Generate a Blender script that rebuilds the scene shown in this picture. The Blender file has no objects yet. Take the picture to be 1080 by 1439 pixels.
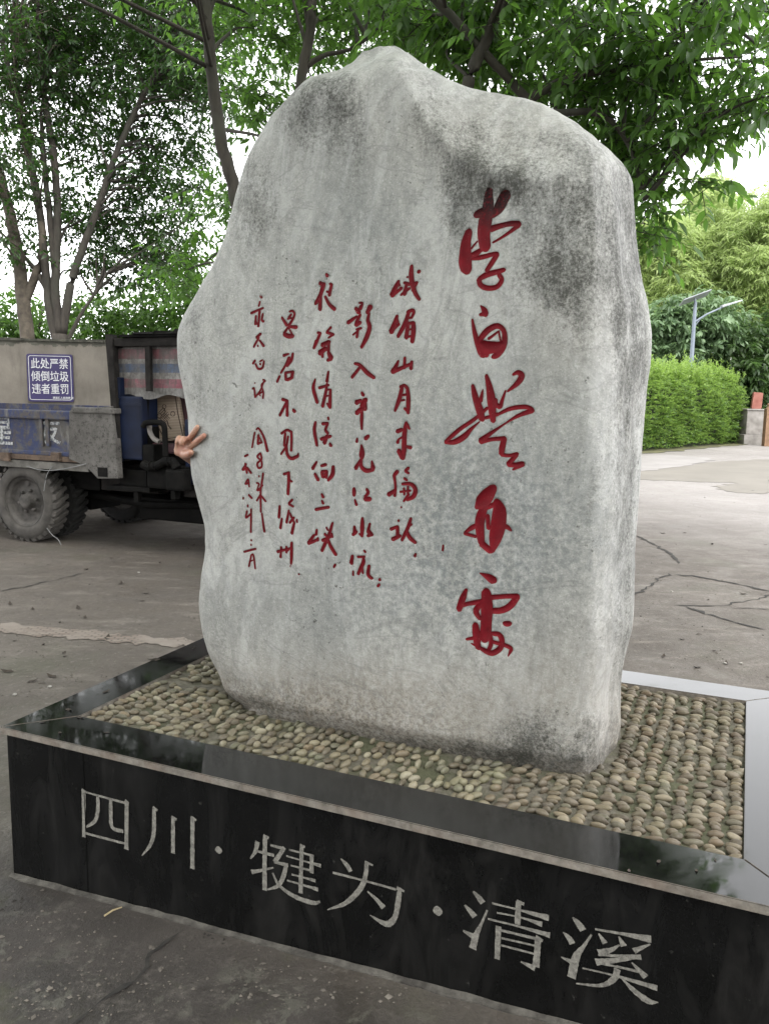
import bpy, bmesh, math, random
import numpy as np
from mathutils import Vector, Matrix, noise
from mathutils.bvhtree import BVHTree

S = bpy.context.scene
COL = S.collection
# ------------------------------------------------------------------ camera
F_PX, PITCH, ROLL, CAM_H = 1174.78, .1428, .0168, 1.3954
cp, sp = math.cos(PITCH), math.sin(PITCH)
FW = np.array([0, cp, -sp]); R0 = np.array([1., 0, 0]); U0 = np.cross(R0, FW)
RT = math.cos(ROLL)*R0 + math.sin(ROLL)*U0
UP = -math.sin(ROLL)*R0 + math.cos(ROLL)*U0
CP = np.array([0, 0, CAM_H])
cam_d = bpy.data.cameras.new('camera'); cam = bpy.data.objects.new('camera', cam_d); COL.objects.link(cam)
cam_d.sensor_fit = 'VERTICAL'; cam_d.sensor_height = 36; cam_d.lens = 36*F_PX/1439.
cam_d.clip_start = .02; cam_d.clip_end = 2000
cam.matrix_world = Matrix(((RT[0], UP[0], -FW[0], 0), (RT[1], UP[1], -FW[1], 0), (RT[2], UP[2], -FW[2], CAM_H), (0, 0, 0, 1)))
S.camera = cam
# ------------------------------------------------------------------ sky, sun, exposure
SUN_EL, SUN_AZ = math.radians(58), math.radians(150)     # azimuth clockwise from +Y
world = bpy.data.worlds.new('World'); S.world = world; world.use_nodes = True
wn = world.node_tree.nodes; wl = world.node_tree.links; wn.clear()
sky = wn.new('ShaderNodeTexSky'); sky.sky_type = 'NISHITA'; sky.sun_disc = False
sky.sun_elevation = SUN_EL; sky.sun_rotation = SUN_AZ; sky.dust_density = 1; sky.air_density = 1; sky.altitude = 0
hsv = wn.new('ShaderNodeHueSaturation'); hsv.inputs['Saturation'].default_value = .05
bg = wn.new('ShaderNodeBackground'); bg.inputs['Strength'].default_value = .15
wo = wn.new('ShaderNodeOutputWorld')
wl.new(sky.outputs[0], hsv.inputs['Color']); wl.new(hsv.outputs[0], bg.inputs['Color']); wl.new(bg.outputs[0], wo.inputs[0])
sl = bpy.data.lights.new('sun', 'SUN'); sl.energy = 0.5; sl.angle = math.radians(20); sl.color = (1, .97, .92)
so = bpy.data.objects.new('sun', sl); COL.objects.link(so)
sd = Vector((math.sin(SUN_AZ)*math.cos(SUN_EL), math.cos(SUN_AZ)*math.cos(SUN_EL), math.sin(SUN_EL)))
so.rotation_euler = sd.to_track_quat('Z', 'Y').to_euler(); so.location = (0, 0, 30)
vs = S.view_settings; vs.view_transform = 'Standard'; vs.look = 'None'; vs.gamma = 1; vs.exposure = 2.4
S.cycles.max_bounces = 8; S.cycles.transparent_max_bounces = 4

# ------------------------------------------------------------------ survey helpers (where things stand)
YAW = -.4066
EX = np.array([math.cos(YAW), math.sin(YAW), 0]); EY = np.array([-math.sin(YAW), math.cos(YAW), 0])
OP = np.array([-1.0563, 2.2296, 0])          # front left corner of the plinth
PW, PD, PH, PT = 2.0472, 1.2718, .45, .0192
BF, BL, BR, BB = .1507, .1338, .1395, .1264
def ray(u, v): return FW + RT*(u-540)/F_PX - UP*(v-719.5)/F_PX
def on_z(u, v, z=0.): d = ray(u, v); return CP + d*((z-CAM_H)/d[2])
def on_y(u, v, y): d = ray(u, v); return CP + d*(y/d[1])
def loc(P): d = np.asarray(P)-OP; return np.array([d@EX, d@EY, d[2]])
def on_c(u, v, c): d = ray(u, v); return loc(CP + d*((c-(CP-OP)@EY)/(d@EY)))
def wld(a, c, z): return OP + a*EX + c*EY + np.array([0, 0, z])
def wldn(P): P = np.asarray(P); return OP + P[:, :1]*EX + P[:, 1:2]*EY + P[:, 2:]*np.array([0, 0, 1.])
def px(P): d = P-CP; z = d@FW; return 540+F_PX*(d@RT)/z, 719.5-F_PX*(d@UP)/z
MAT_P = Matrix(((EX[0], EY[0], 0, OP[0]), (EX[1], EY[1], 0, OP[1]), (0, 0, 1, 0), (0, 0, 0, 1)))
rng = np.random.default_rng(7); random.seed(7)

# ------------------------------------------------------------------ materials
class NT:
    def __init__(s, name):
        s.m = bpy.data.materials.new(name); s.m.use_nodes = True
        s.t = s.m.node_tree; s.n = s.t.nodes; s.l = s.t.links
        s.b = s.n['Principled BSDF']; s.out = s.n['Material Output']
        s.tc = s.n.new('ShaderNodeTexCoord')
    def set(s, k, v): s.put(s.b.inputs[k], v); return s
    def put(s, sock, v):
        if hasattr(v, 'is_output'): s.l.new(v, sock)
        elif isinstance(v, (tuple, list)): sock.default_value = tuple(v)+((1,) if len(v) == 3 and sock.type == 'RGBA' else ())
        else: sock.default_value = v
    def noise(s, scale, detail=5, rough=.6, stretch=None, dist=0.):
        n = s.n.new('ShaderNodeTexNoise'); n.inputs['Scale'].default_value = scale; n.inputs['Detail'].default_value = detail
        n.inputs['Roughness'].default_value = rough; n.inputs['Distortion'].default_value = dist
        src = s.tc.outputs['Object']
        if stretch:
            mp = s.n.new('ShaderNodeMapping'); mp.inputs['Scale'].default_value = stretch; s.l.new(src, mp.inputs[0]); src = mp.outputs[0]
        s.l.new(src, n.inputs['Vector']); return n.outputs['Fac']
    def voro(s, scale, feature='F1', out='Distance'):
        n = s.n.new('ShaderNodeTexVoronoi'); n.feature = feature; n.inputs['Scale'].default_value = scale
        s.l.new(s.tc.outputs['Object'], n.inputs['Vector']); return n.outputs[out]
    def ramp(s, f, *st):
        r = s.n.new('ShaderNodeValToRGB'); s.put(r.inputs[0], f); e = r.color_ramp.elements
        while len(e) < len(st): e.new(.5)
        for q, (p, c) in zip(e, st):
            q.position = p; c = (c, c, c) if not isinstance(c, tuple) else c; q.color = c+(1,)
        return r.outputs[0]
    def mix(s, f, a, b, mode='MIX'):
        n = s.n.new('ShaderNodeMix'); n.data_type = 'RGBA'; n.blend_type = mode
        s.put(n.inputs[0], f); s.put(n.inputs[6], a); s.put(n.inputs[7], b); return n.outputs[2]
    def math(s, op, a, b=0.):
        n = s.n.new('ShaderNodeMath'); n.operation = op; s.put(n.inputs[0], a); s.put(n.inputs[1], b); return n.outputs[0]
    def attr(s, name, out='Fac'):
        n = s.n.new('ShaderNodeAttribute'); n.attribute_name = name; return n.outputs[out]
    def bump(s, h, strength=.3, dist=.01):
        n = s.n.new('ShaderNodeBump'); n.inputs['Strength'].default_value = strength; n.inputs['Distance'].default_value = dist
        s.put(n.inputs['Height'], h); s.l.new(n.outputs[0], s.b.inputs['Normal']); return s
def simple(name, c1, c2, scale=8, rough=.7, metal=0, bump=0, spec=.5, lo=.35, hi=.65):
    t = NT(name); n = t.noise(scale); c1 = tuple(x*.62 for x in c1); c2 = tuple(x*.62 for x in c2)
    t.set('Base Color', t.ramp(n, (lo, c1), (hi, c2))).set('Roughness', rough).set('Metallic', metal).set('Specular IOR Level', spec)
    if bump: t.bump(t.noise(scale*5), bump)
    return t.m

# ------------------------------------------------------------------ object helpers
def tag(o, label=None, cat=None, group=None, kind=None):
    if label: o['label'] = label
    if cat: o['category'] = cat
    if group: o['group'] = group
    if kind: o['kind'] = kind
    return o
def empty(name, loc_=(0, 0, 0), mat=None):
    o = bpy.data.objects.new(name, None); COL.objects.link(o); o.empty_display_size = .1
    if mat is not None: o.matrix_world = mat
    else: o.location = loc_
    return o
def link(name, me, m, parent=None, smooth=False):
    o = bpy.data.objects.new(name, me); COL.objects.link(o)
    for q in (m if isinstance(m, list) else [m]): me.materials.append(q)
    if parent is not None: o.parent = parent
    if smooth: me.polygons.foreach_set('use_smooth', [True]*len(me.polygons))
    return o
def npmesh(name, V, Fc, m, parent=None, smooth=True, attrs=None):
    V = np.asarray(V, np.float32); Fc = np.asarray(Fc, np.int32); k = Fc.shape[1]
    me = bpy.data.meshes.new(name)
    me.vertices.add(len(V)); me.vertices.foreach_set('co', V.ravel())
    me.loops.add(Fc.size); me.loops.foreach_set('vertex_index', Fc.ravel())
    me.polygons.add(len(Fc)); me.polygons.foreach_set('loop_start', np.arange(0, Fc.size, k, dtype=np.int32))
    if smooth: me.polygons.foreach_set('use_smooth', np.ones(len(Fc), bool))
    for an, av in (attrs or {}).items():
        av = np.asarray(av, np.float32)
        if av.ndim == 1:
            at = me.attributes.new(an, 'FLOAT', 'POINT'); at.data.foreach_set('value', av)
        else:
            at = me.attributes.new(an, 'FLOAT_COLOR', 'POINT'); at.data.foreach_set('color', np.c_[av, np.ones(len(av))].astype(np.float32).ravel())
    me.update(calc_edges=True)
    me.validate()
    return link(name, me, m, parent)
class MB:
    """collects shapes into one bmesh"""
    def __init__(s): s.b = bmesh.new()
    def hull(s, P, faces, bevel=0):
        vs_ = [s.b.verts.new(tuple(p)) for p in P]; fs = [s.b.faces.new([vs_[i] for i in f]) for f in faces]
        if bevel:
            es = list({e for f in fs for e in f.edges}); bmesh.ops.bevel(s.b, geom=es, offset=bevel, segments=2, affect='EDGES', profile=.6)
        return s
    def box(s, x0, x1, y0, y1, z0, z1, bevel=0):
        P = [(x, y, z) for z in (z0, z1) for y in (y0, y1) for x in (x0, x1)]
        return s.hull(P, [(0, 2, 3, 1), (4, 5, 7, 6), (0, 1, 5, 4), (2, 6, 7, 3), (0, 4, 6, 2), (1, 3, 7, 5)], bevel)
    def prism(s, poly, y0, y1, bevel=0):
        """polygon in x,z extruded along y"""
        n = len(poly); P = [(x, y0, z) for x, z in poly]+[(x, y1, z) for x, z in poly]
        F = [tuple(range(n)), tuple(range(2*n-1, n-1, -1))]+[(i, i+n, (i+1) % n+n, (i+1) % n) for i in range(n)]
        return s.hull(P, F, bevel)
    def tube(s, pts, r, seg=10, cap=True):
        pts = [Vector(tuple(p)) for p in pts]; rs = r if isinstance(r, (list, tuple)) else [r]*len(pts); rings = []
        up = Vector((0, 0, 1))
        for i, p in enumerate(pts):
            t = (pts[min(i+1, len(pts)-1)]-pts[max(i-1, 0)]).normalized()
            x = t.cross(up if abs(t.z) < .95 else Vector((1, 0, 0))).normalized(); y = t.cross(x)
            rings.append([s.b.verts.new(p+(x*math.cos(q)+y*math.sin(q))*rs[i]) for q in [2*math.pi*k/seg for k in range(seg)]])
        for A, B in zip(rings, rings[1:]):
            for k in range(seg): s.b.faces.new((A[k], A[(k+1) % seg], B[(k+1) % seg], B[k]))
        if cap: s.b.faces.new(rings[0][::-1]); s.b.faces.new(rings[-1])
        return s
    def lathe(s, prof, seg=40, axis='y', c=(0, 0, 0)):
        """prof: (radius, along axis)"""
        rings = []
        for r, h in prof:
            ring = []
            for k in range(seg):
                q = 2*math.pi*k/seg; x, y = r*math.cos(q), r*math.sin(q)
                ring.append(s.b.verts.new((c[0]+x, c[1]+h, c[2]+y) if axis == 'y' else (c[0]+x, c[1]+y, c[2]+h)))
            rings.append(ring)
        for A, B in zip(rings, rings[1:]):
            for k in range(seg): s.b.faces.new((A[k], A[(k+1) % seg], B[(k+1) % seg], B[k]))
        return s
    def ball(s, c, r, sub=3):
        M = Matrix.Translation(c) @ Matrix.Diagonal((*(r if isinstance(r, tuple) else (r, r, r)), 1))
        bmesh.ops.create_icosphere(s.b, subdivisions=sub, radius=1, matrix=M); return s
    def build(s, name, m, parent=None, smooth=False):
        bmesh.ops.recalc_face_normals(s.b, faces=s.b.faces)
        me = bpy.data.meshes.new(name); s.b.to_mesh(me); s.b.free()
        return link(name, me, m, parent, smooth)
def baked(o):
    """apply modifiers"""
    dg = bpy.context.evaluated_depsgraph_get(); me = bpy.data.meshes.new_from_object(o.evaluated_get(dg))
    o.modifiers.clear(); old = o.data; o.data = me; me.name = o.name; bpy.data.meshes.remove(old); return o
def crom(P, n=8):
    P = np.asarray(P, float)
    if len(P) < 3: return np.array([P[0]+(P[-1]-P[0])*t for t in np.linspace(0, 1, n+1)])
    Q = np.vstack([2*P[0]-P[1], P, 2*P[-1]-P[-2]]); out = []
    for i in range(1, len(Q)-2):
        for t in np.linspace(0, 1, n, endpoint=False):
            a, b, c, d = Q[i-1:i+3]
            out.append(.5*(2*b+(c-a)*t+(2*a-5*b+4*c-d)*t*t+(3*b-a-3*c+d)*t**3))
    return np.array(out+[P[-1]])

# ================================================================== GROUND
t = NT('ground_concrete')
darkA = t.attr('darker'); openA = t.attr('open')
big = t.noise(.55, 6, .62); mid = t.noise(3.2, 6, .7, dist=.6); fine = t.noise(60, 4, .7); streak = t.noise(2.2, 5, .65, (1, 3.2, 1))
c = t.ramp(big, (.32, (.05, .041, .033)), (.5, (.08, .066, .054)), (.68, (.122, .103, .086)))
c = t.mix(t.ramp(mid, (.36, 0.), (.62, .55)), c, (.062, .052, .044))
c = t.mix(t.ramp(streak, (.55, 0.), (.72, .45)), c, (.235, .205, .178))
c = t.mix(t.ramp(t.noise(.9, 4, .6, (1, 1, 1.7)), (.55, 0.), (.7, .5)), c, (.062, .066, .038))
c = t.mix(t.math('MULTIPLY', openA, .8), c, t.ramp(big, (.35, (.25, .23, .218)), (.65, (.32, .298, .285))))
c = t.mix(t.ramp(fine, (.38, .45), (.6, 0.)), c, (.045, .039, .034))
lich = t.math('MULTIPLY', t.ramp(t.noise(11, 6, .75, dist=.5), (.55, 0.), (.6, 1.)), t.ramp(t.noise(2.3, 2), (.42, 0.), (.55, .8)))
c = t.mix(t.ramp(t.noise(26, 6, .8), (.56, 0.), (.68, .5)), c, (.25, .225, .2))
c = t.mix(t.ramp(t.voro(38), (.04, .75), (.11, 0.)), c, (.03, .026, .023))
darkc = t.ramp(mid, (.35, (.017, .0135, .0115)), (.65, (.04, .033, .029)))
darkc = t.mix(t.ramp(t.noise(5, 4, .7), (.55, 0.), (.7, .5)), darkc, (.045, .047, .02))
darkc = t.mix(t.ramp(t.noise(19, 6, .8), (.52, 0.), (.66, .6)), darkc, (.085, .074, .064))
darkc = t.mix(t.ramp(t.noise(1.1, 4, .6), (.5, 0.), (.66, .6)), darkc, (.017, .014, .012))
darkc = t.mix(t.math('MULTIPLY', lich, .6), darkc, (.10, .097, .078))
c = t.mix(darkA, c, darkc)
t.set('Base Color', c).set('Roughness', t.ramp(mid, (.35, .55), (.65, .92)))
t.bump(t.math('ADD', fine, t.math('MULTIPLY', mid, 1.5)), .35, .012)
M_GROUND = t.m
def axis_steps(lo, hi, near, step, far):
    v = [near[0]]
    while v[-1] < near[1]: v.append(v[-1]+step)
    g = step
    while v[-1] < hi: g *= 1.3; v.append(v[-1]+g)
    g = step
    while v[0] > lo: g *= 1.3; v.insert(0, v[0]-g)
    return np.array(v)
gx = axis_steps(-300, 300, (-4, 4), .1, 0); gy = axis_steps(-60, 500, (-1, 8), .1, 0)
GX, GY = np.meshgrid(gx, gy); P = np.c_[GX.ravel(), GY.ravel(), np.zeros(GX.size)]
la = (P-OP)@EX; lc = (P-OP)@EY
def sst(x, a, b): q = np.clip((x-a)/(b-a), 0, 1); return q*q*(3-2*q)
def ground_rise(la, lc): return .0455*np.clip(la, 0, 2.6)*(1-sst(lc, .2, 1.1))*(1-sst(la, 2.6, 5))*sst(lc, -4, -2)
P[:, 2] = ground_rise(la, lc)
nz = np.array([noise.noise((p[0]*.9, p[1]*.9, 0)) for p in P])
darker = np.clip((1-sst(lc+.25*nz, -.05, .25))*sst(lc+nz*.4, -6, -2.5)*(1-sst(la, 3.5, 5.5)), 0, 1)  # mask for the darker ground in front of the plinth
opn = sst(P[:, 0]*.75+P[:, 1]*.42+nz*.5, 4.6, 8.5)
nxs = len(gx); idx = np.arange(GX.size).reshape(GX.shape)
Fq = np.c_[idx[:-1, :-1].ravel(), idx[:-1, 1:].ravel(), idx[1:, 1:].ravel(), idx[1:, :-1].ravel()]
tag(npmesh('ground', P, Fq, M_GROUND, attrs={'darker': darker, 'open': opn}), kind='structure')
def gz(P, lift=.004):
    P = np.asarray(P, float); q = P.copy(); q[:, 2] = ground_rise((P-OP)@EX, (P-OP)@EY)+lift; return q
M_CRACK = simple('crack_dark', (.018, .016, .014), (.04, .035, .03), 30, .95)
def crack(pts, w, seed):
    r = np.random.default_rng(seed); C = np.array([on_z(u, v)[:2] for u, v in pts]); L = []
    for A, B in zip(C, C[1:]):
        n = max(3, int(np.hypot(*(B-A))/.05)); L += [A+(B-A)*k/n for k in range(n)]
    L = np.array(L+[C[-1]]); L[1:-1] += r.normal(0, .011, (len(L)-2, 2))
    tg = np.gradient(L, axis=0); nn = np.c_[-tg[:, 1], tg[:, 0]]; nn /= np.linalg.norm(nn, axis=1)[:, None]+1e-9
    ww = w*np.clip(r.normal(.8, .45, len(L)), .15, 2.2)[:, None]; ww[0] *= .1; ww[-1] *= .1
    V = np.zeros((2*len(L), 3)); V[0::2, :2] = L+nn*ww/2; V[1::2, :2] = L-nn*ww/2
    i = np.arange(len(L)-1)*2
    tag(npmesh('ground_crack', gz(V), np.c_[i, i+1, i+3, i+2], M_CRACK, smooth=False), kind='structure')
crack([(893, 753), (920, 766), (945, 781), (953, 792)], .035, 1)
crack([(938, 806), (980, 811), (1030, 820), (1082, 832)], .03, 2)
crack([(938, 806), (915, 822), (888, 838)], .022, 3)
crack([(945, 851), (985, 852), (1020, 852), (1082, 836)], .016, 4)
crack([(962, 852), (990, 863), (1030, 874), (1076, 886)], .034, 5)
crack([(1010, 853), (1050, 856), (1082, 857)], .012, 6)
crack([(899, 782), (930, 783)], .01, 7)
crack([(255, 1325), (225, 1356), (185, 1396), (130, 1440), (60, 1500)], .012, 8)
crack([(0, 832), (60, 820), (120, 806)], .02, 9)
# light worn patches on the far yard
t = NT('pale_concrete'); n = t.noise(1.5, 6, .65)
t.set('Base Color', t.ramp(n, (.3, (.2, .187, .178)), (.7, (.25, .235, .225)))).set('Roughness', .85); M_PALE = t.m
t = NT('worn_concrete'); n = t.noise(1.2, 6, .65)
t.set('Base Color', t.ramp(n, (.3, (.135, .123, .105)), (.7, (.175, .16, .138)))).set('Roughness', .85); M_WORN = t.m
def patch(pts, m, lift, jit=.05):
    C = crom(np.array([on_z(u, v) for u, v in pts]+[on_z(*pts[0])]), 10)[:-1]; C[:, :2] += rng.normal(0, jit, (len(C), 2)); C = gz(C, lift)
    b = MB(); vs_ = [b.b.verts.new(tuple(p)) for p in C]; f = b.b.faces.new(vs_); bmesh.ops.triangulate(b.b, faces=[f])
    tag(b.build('pavement_patch', m), kind='structure')
patch([(880, 642), (940, 640), (1000, 645), (960, 655), (880, 662)], M_PALE, .008)
patch([(880, 664), (960, 654), (1085, 646), (1085, 676), (1010, 678), (940, 676), (880, 672)], M_WORN, .004)
patch([(1000, 684), (1050, 678), (1090, 676), (1090, 692), (1030, 692)], M_WORN, .005)
# strip of pinkish paver scraps across the yard on the left
t = NT('paver_strip'); br = t.n.new('ShaderNodeTexBrick'); t.l.new(t.tc.outputs['Object'], br.inputs['Vector'])
br.inputs['Scale'].default_value = 9; br.inputs['Color1'].default_value = (.15, .115, .092, 1); br.inputs['Color2'].default_value = (.2, .163, .135, 1); br.inputs['Mortar'].default_value = (.07, .058, .05, 1)
br.inputs['Mortar Size'].default_value = .05
t.set('Base Color', t.mix(t.ramp(t.noise(3, 6, .7), (.45, 0.), (.62, 1.)), br.outputs['Color'], (.17, .145, .125))).set('Roughness', .9); M_STRIP = t.m
A, B = on_z(-40, 872), on_z(300, 903); C2, D2 = on_z(300, 914), on_z(-40, 886)
n = 40; top = [A+(B-A)*k/n+np.array([0, rng.normal(0, .02), 0]) for k in range(n+1)]; bot = [D2+(C2-D2)*k/n+np.array([0, rng.normal(0, .02), 0]) for k in range(n+1)]
V = gz(np.array(top+bot)); i = np.arange(n)
tag(npmesh('paver_strip', V, np.c_[i, i+1, i+n+2, i+n+1], M_STRIP, smooth=False), kind='structure')

# ================================================================== PLINTH
def granite(name, base, rough, ior, lo=.02, hi=.05):
    t = NT(name); n1 = t.noise(5, 6, .7, dist=.5); n2 = t.noise(260, 2, .7); n3 = t.noise(2.2, 5, .65, (1, 1, .5))
    c = t.ramp(n1, (.35, (base*.6,)*3), (.62, (base, base*1.0, base*1.02)), (.8, (base*2.4, base*2.3, base*2.15)))
    c = t.mix(t.ramp(n2, (.6, 0.), (.75, .25)), c, (base*5, base*5, base*5))
    t.set('Base Color', c).set('Roughness', t.ramp(n3, (.4, rough), (.7, rough*1.9))).set('IOR', ior); return t
t = granite('black_granite_panel', .006, .24, 1.45); M_PANEL = t.m
old = t.b.inputs['Base Color'].links[0].from_socket; gr = t.noise(6, 7, .72, (1.6, 1, .5), .8); g2 = t.noise(1.6, 4, .6)
cc = t.mix(t.math('MULTIPLY', t.ramp(gr, (.48, 0.), (.68, 1.)), t.ramp(g2, (.4, .15), (.65, .8))), old, (.02, .019, .018)); cc = t.mix(t.ramp(t.noise(34, 4, .8), (.66, 0.), (.74, .7)), cc, (.07, .068, .062))
t.set('Base Color', cc).set('Roughness', t.ramp(gr, (.4, .2), (.7, .5))).set('Specular IOR Level', .22)
t = granite('polished_granite_top', .006, .045, 1.62)
old = t.b.inputs['Base Color'].links[0].from_socket; dz = t.noise(4, 7, .75, dist=.6); t.set('Base Color', t.mix(t.ramp(dz, (.5, 0.), (.72, .6)), old, (.016, .016, .0155))).set('Roughness', t.ramp(dz, (.42, .035), (.72, .2))); M_TOP = t.m
t = NT('sawn_granite_edge'); n = t.noise(40, 5, .7)
t.set('Base Color', t.mix(t.ramp(t.noise(7, 4), (.45, 0.), (.7, .6)), t.ramp(n, (.3, (.09, .08, .066)), (.7, (.25, .225, .195))), (.16, .105, .075))).set('Roughness', .85).bump(n, .3, .004); M_EDGE = t.m
M_MORTAR = simple('old_mortar', (.05, .044, .038), (.15, .138, .12), 25, .95, bump=.4)
t = NT('mossy_mortar'); n = t.noise(6, 5, .7)
t.set('Base Color', t.mix(t.ramp(n, (.42, 0.), (.6, .9)), t.ramp(t.noise(45, 4), (.3, (.06, .052, .04)), (.7, (.15, .135, .105))), (.055, .058, .028))).set('Roughness', .95).bump(t.noise(90, 4), .6, .01); M_BED = t.m
plinth = tag(empty('stone_plinth', mat=MAT_P), 'black granite plinth with carved Chinese place name and pebble paved top, under the boulder', 'plinth')
b = MB(); b.box(.006, PW-.006, .006, PD-.006, -.05, PH-PT-.001); b.build('granite_panel', M_PANEL, plinth)
b = MB()
for u0, v0, u1, v1 in ((107, 1062, 130, 1262),):
    A_, B_ = on_c(u0, v0, 0), on_c(u1, v1, 0); x_ = (A_[0]+B_[0])/2; b.box(x_-.0012, x_+.0012, .0045, .0075, .012, PH-PT-.002)
b.build('panel_joint', simple('dark_joint', (.003, .003, .003), (.008, .008, .007), 20, .95, spec=.1), plinth)
# polished rim of four mitred slabs
OUT = [(-.006, -.006), (PW+.006, -.006), (PW+.006, PD+.006), (-.006, PD+.006)]
INN = [(BL, BF), (PW-BR, BF), (PW-BR, PD-BB), (BL, PD-BB)]
g = .0012
for k in range(4):
    o0, o1, i1, i0 = OUT[k], OUT[(k+1) % 4], INN[(k+1) % 4], INN[k]
    P2 = [np.array(p, float) for p in (o0, o1, i1, i0)]; cen = sum(P2)/4
    dirs = (P2[1]-P2[0])/np.linalg.norm(P2[1]-P2[0])
    P2[0] += dirs*g; P2[3] += dirs*g; P2[1] -= dirs*g; P2[2] -= dirs*g
    bm = bmesh.new(); lo_ = [bm.verts.new((p[0], p[1], PH-PT)) for p in P2]; hi_ = [bm.verts.new((p[0], p[1], PH)) for p in P2]
    ftop = bm.faces.new(hi_); bm.faces.new(lo_[::-1])
    for q in range(4): bm.faces.new((lo_[q], lo_[(q+1) % 4], hi_[(q+1) % 4], hi_[q]))
    e = [x for x in bm.edges if all(v in hi_ for v in x.verts)]
    bmesh.ops.bevel(bm, geom=e, offset=.0018, segments=2, affect='EDGES')
    bmesh.ops.recalc_face_normals(bm, faces=bm.faces)
    for f in bm.faces: f.material_index = 1 if abs(f.normal.z) < .3 else 0
    me = bpy.data.meshes.new('rim_slab'); bm.to_mesh(me); bm.free(); link('rim_slab', me, [M_TOP, M_EDGE], plinth)
# mortar fillet at the foot
b = MB()
for k in range(60):
    a0, a1 = PW*k/60, PW*(k+1)/60+.0; z0 = .0455*a0; h0, h1 = [.008+.009*abs(noise.noise((q*.31, 3, 0))) for q in (k, k+1)]; w0, w1 = [.012+.016*abs(noise.noise((q*.27, 9, 1))) for q in (k, k+1)]; z1 = .0455*a1
    b.hull([(a0, -w0, z0-.03), (a1, -w1, z0-.03), (a1, .01, z0-.03), (a0, .01, z0-.03), (a0, -w0*.6, z0+.003), (a1, -w1*.6, z1+.003), (a1, .004, z1+h1), (a0, .004, z0+h0)],
           [(0, 3, 2, 1), (4, 5, 6, 7), (0, 1, 5, 4), (2, 3, 7, 6), (0, 4, 7, 3), (1, 2, 6, 5)])
bmesh.ops.remove_doubles(b.b, verts=b.b.verts, dist=1e-5); b.build('mortar_fillet', M_MORTAR, plinth)
BEDZ = .438
gxx = np.linspace(BL-.002, PW-BR+.002, 120); gyy = np.linspace(BF-.002, PD-BB+.002, 70); GX, GY = np.meshgrid(gxx, gyy)
Z = np.array([BEDZ-.004+.004*noise.noise((x*14, y*14, 0)) for x, y in zip(GX.ravel(), GY.ravel())])
idx = np.arange(GX.size).reshape(GX.shape); Fq = np.c_[idx[:-1, :-1].ravel(), idx[:-1, 1:].ravel(), idx[1:, 1:].ravel(), idx[1:, :-1].ravel()]
npmesh('mortar_bed', np.c_[GX.ravel(), GY.ravel(), Z], Fq, M_BED, plinth)

# ---- carved strokes: 'widths | x y x y ...'
def strokes(ox, oy, s, txt):
    out = []
    for line in txt.split(';'):
        line = line.strip()
        if not line: continue
        w, p = line.split('|'); w = [float(q)/s for q in w.split()]; p = [float(q) for q in p.split()]
        P = np.array(p).reshape(-1, 2)/s+np.array([ox, oy])
        W = np.interp(np.linspace(0, 1, len(P)), np.linspace(0, 1, len(w)), w) if len(w) > 1 else np.full(len(P), w[0])
        C = crom(np.c_[P, W], 9); out.append(C)
    return out
def ribbon(C, to3, lift_fn, seed=0, rough=0., cap=True):
    """C: rows (x, y, halfwidth) in the face plane; returns verts, quads. lift_fn(x, y) -> depth coordinate"""
    if cap:     # round ends
        def ends(p, d, r): return [np.array([p[0]-d[0]*r*math.cos(q), p[1]-d[1]*r*math.cos(q), max(r*math.sin(q), .02*r)]) for q in (.08, .5, 1.)]
        d0 = C[1, :2]-C[0, :2]; d0 = d0/(np.hypot(*d0)+1e-9); d1 = C[-1, :2]-C[-2, :2]; d1 = d1/(np.hypot(*d1)+1e-9)
        C = np.vstack([ends(C[0], d0, C[0, 2]*.8), C, ends(C[-1], -d1, C[-1, 2]*.8)[::-1]])
    tg = np.gradient(C[:, :2], axis=0); tg /= np.linalg.norm(tg, axis=1)[:, None]+1e-12; nn = np.c_[-tg[:, 1], tg[:, 0]]
    T = np.array([-1, -.8, -.45, 0, .45, .8, 1.]); r = np.random.default_rng(seed)
    hw = C[:, 2]*(1+(r.normal(0, rough, len(C)) if rough else 0))
    X = C[:, None, 0]+nn[:, None, 0]*hw[:, None]*T; Y = C[:, None, 1]+nn[:, None, 1]*hw[:, None]*T
    V = to3(X.ravel(), Y.ravel(), lift_fn(X.ravel(), Y.ravel()))
    n, k = X.shape; idx = np.arange(n*k).reshape(n, k)
    Fq = np.c_[idx[:-1, :-1].ravel(), idx[:-1, 1:].ravel(), idx[1:, 1:].ravel(), idx[1:, :-1].ravel()]
    return V, Fq
def join(parts):
    Vs, Fs, o = [], [], 0
    for V, Fq in parts: Vs.append(V); Fs.append(Fq+o); o += len(V)
    return np.vstack(Vs), np.vstack(Fs)
t = NT('chiselled_lettering'); n = t.noise(120, 4, .75)
t.set('Base Color', t.ramp(n, (.3, (.07, .065, .058)), (.7, (.27, .255, .225)))).set('Roughness', .9).bump(n, .5, .004); M_LET = t.m
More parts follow.
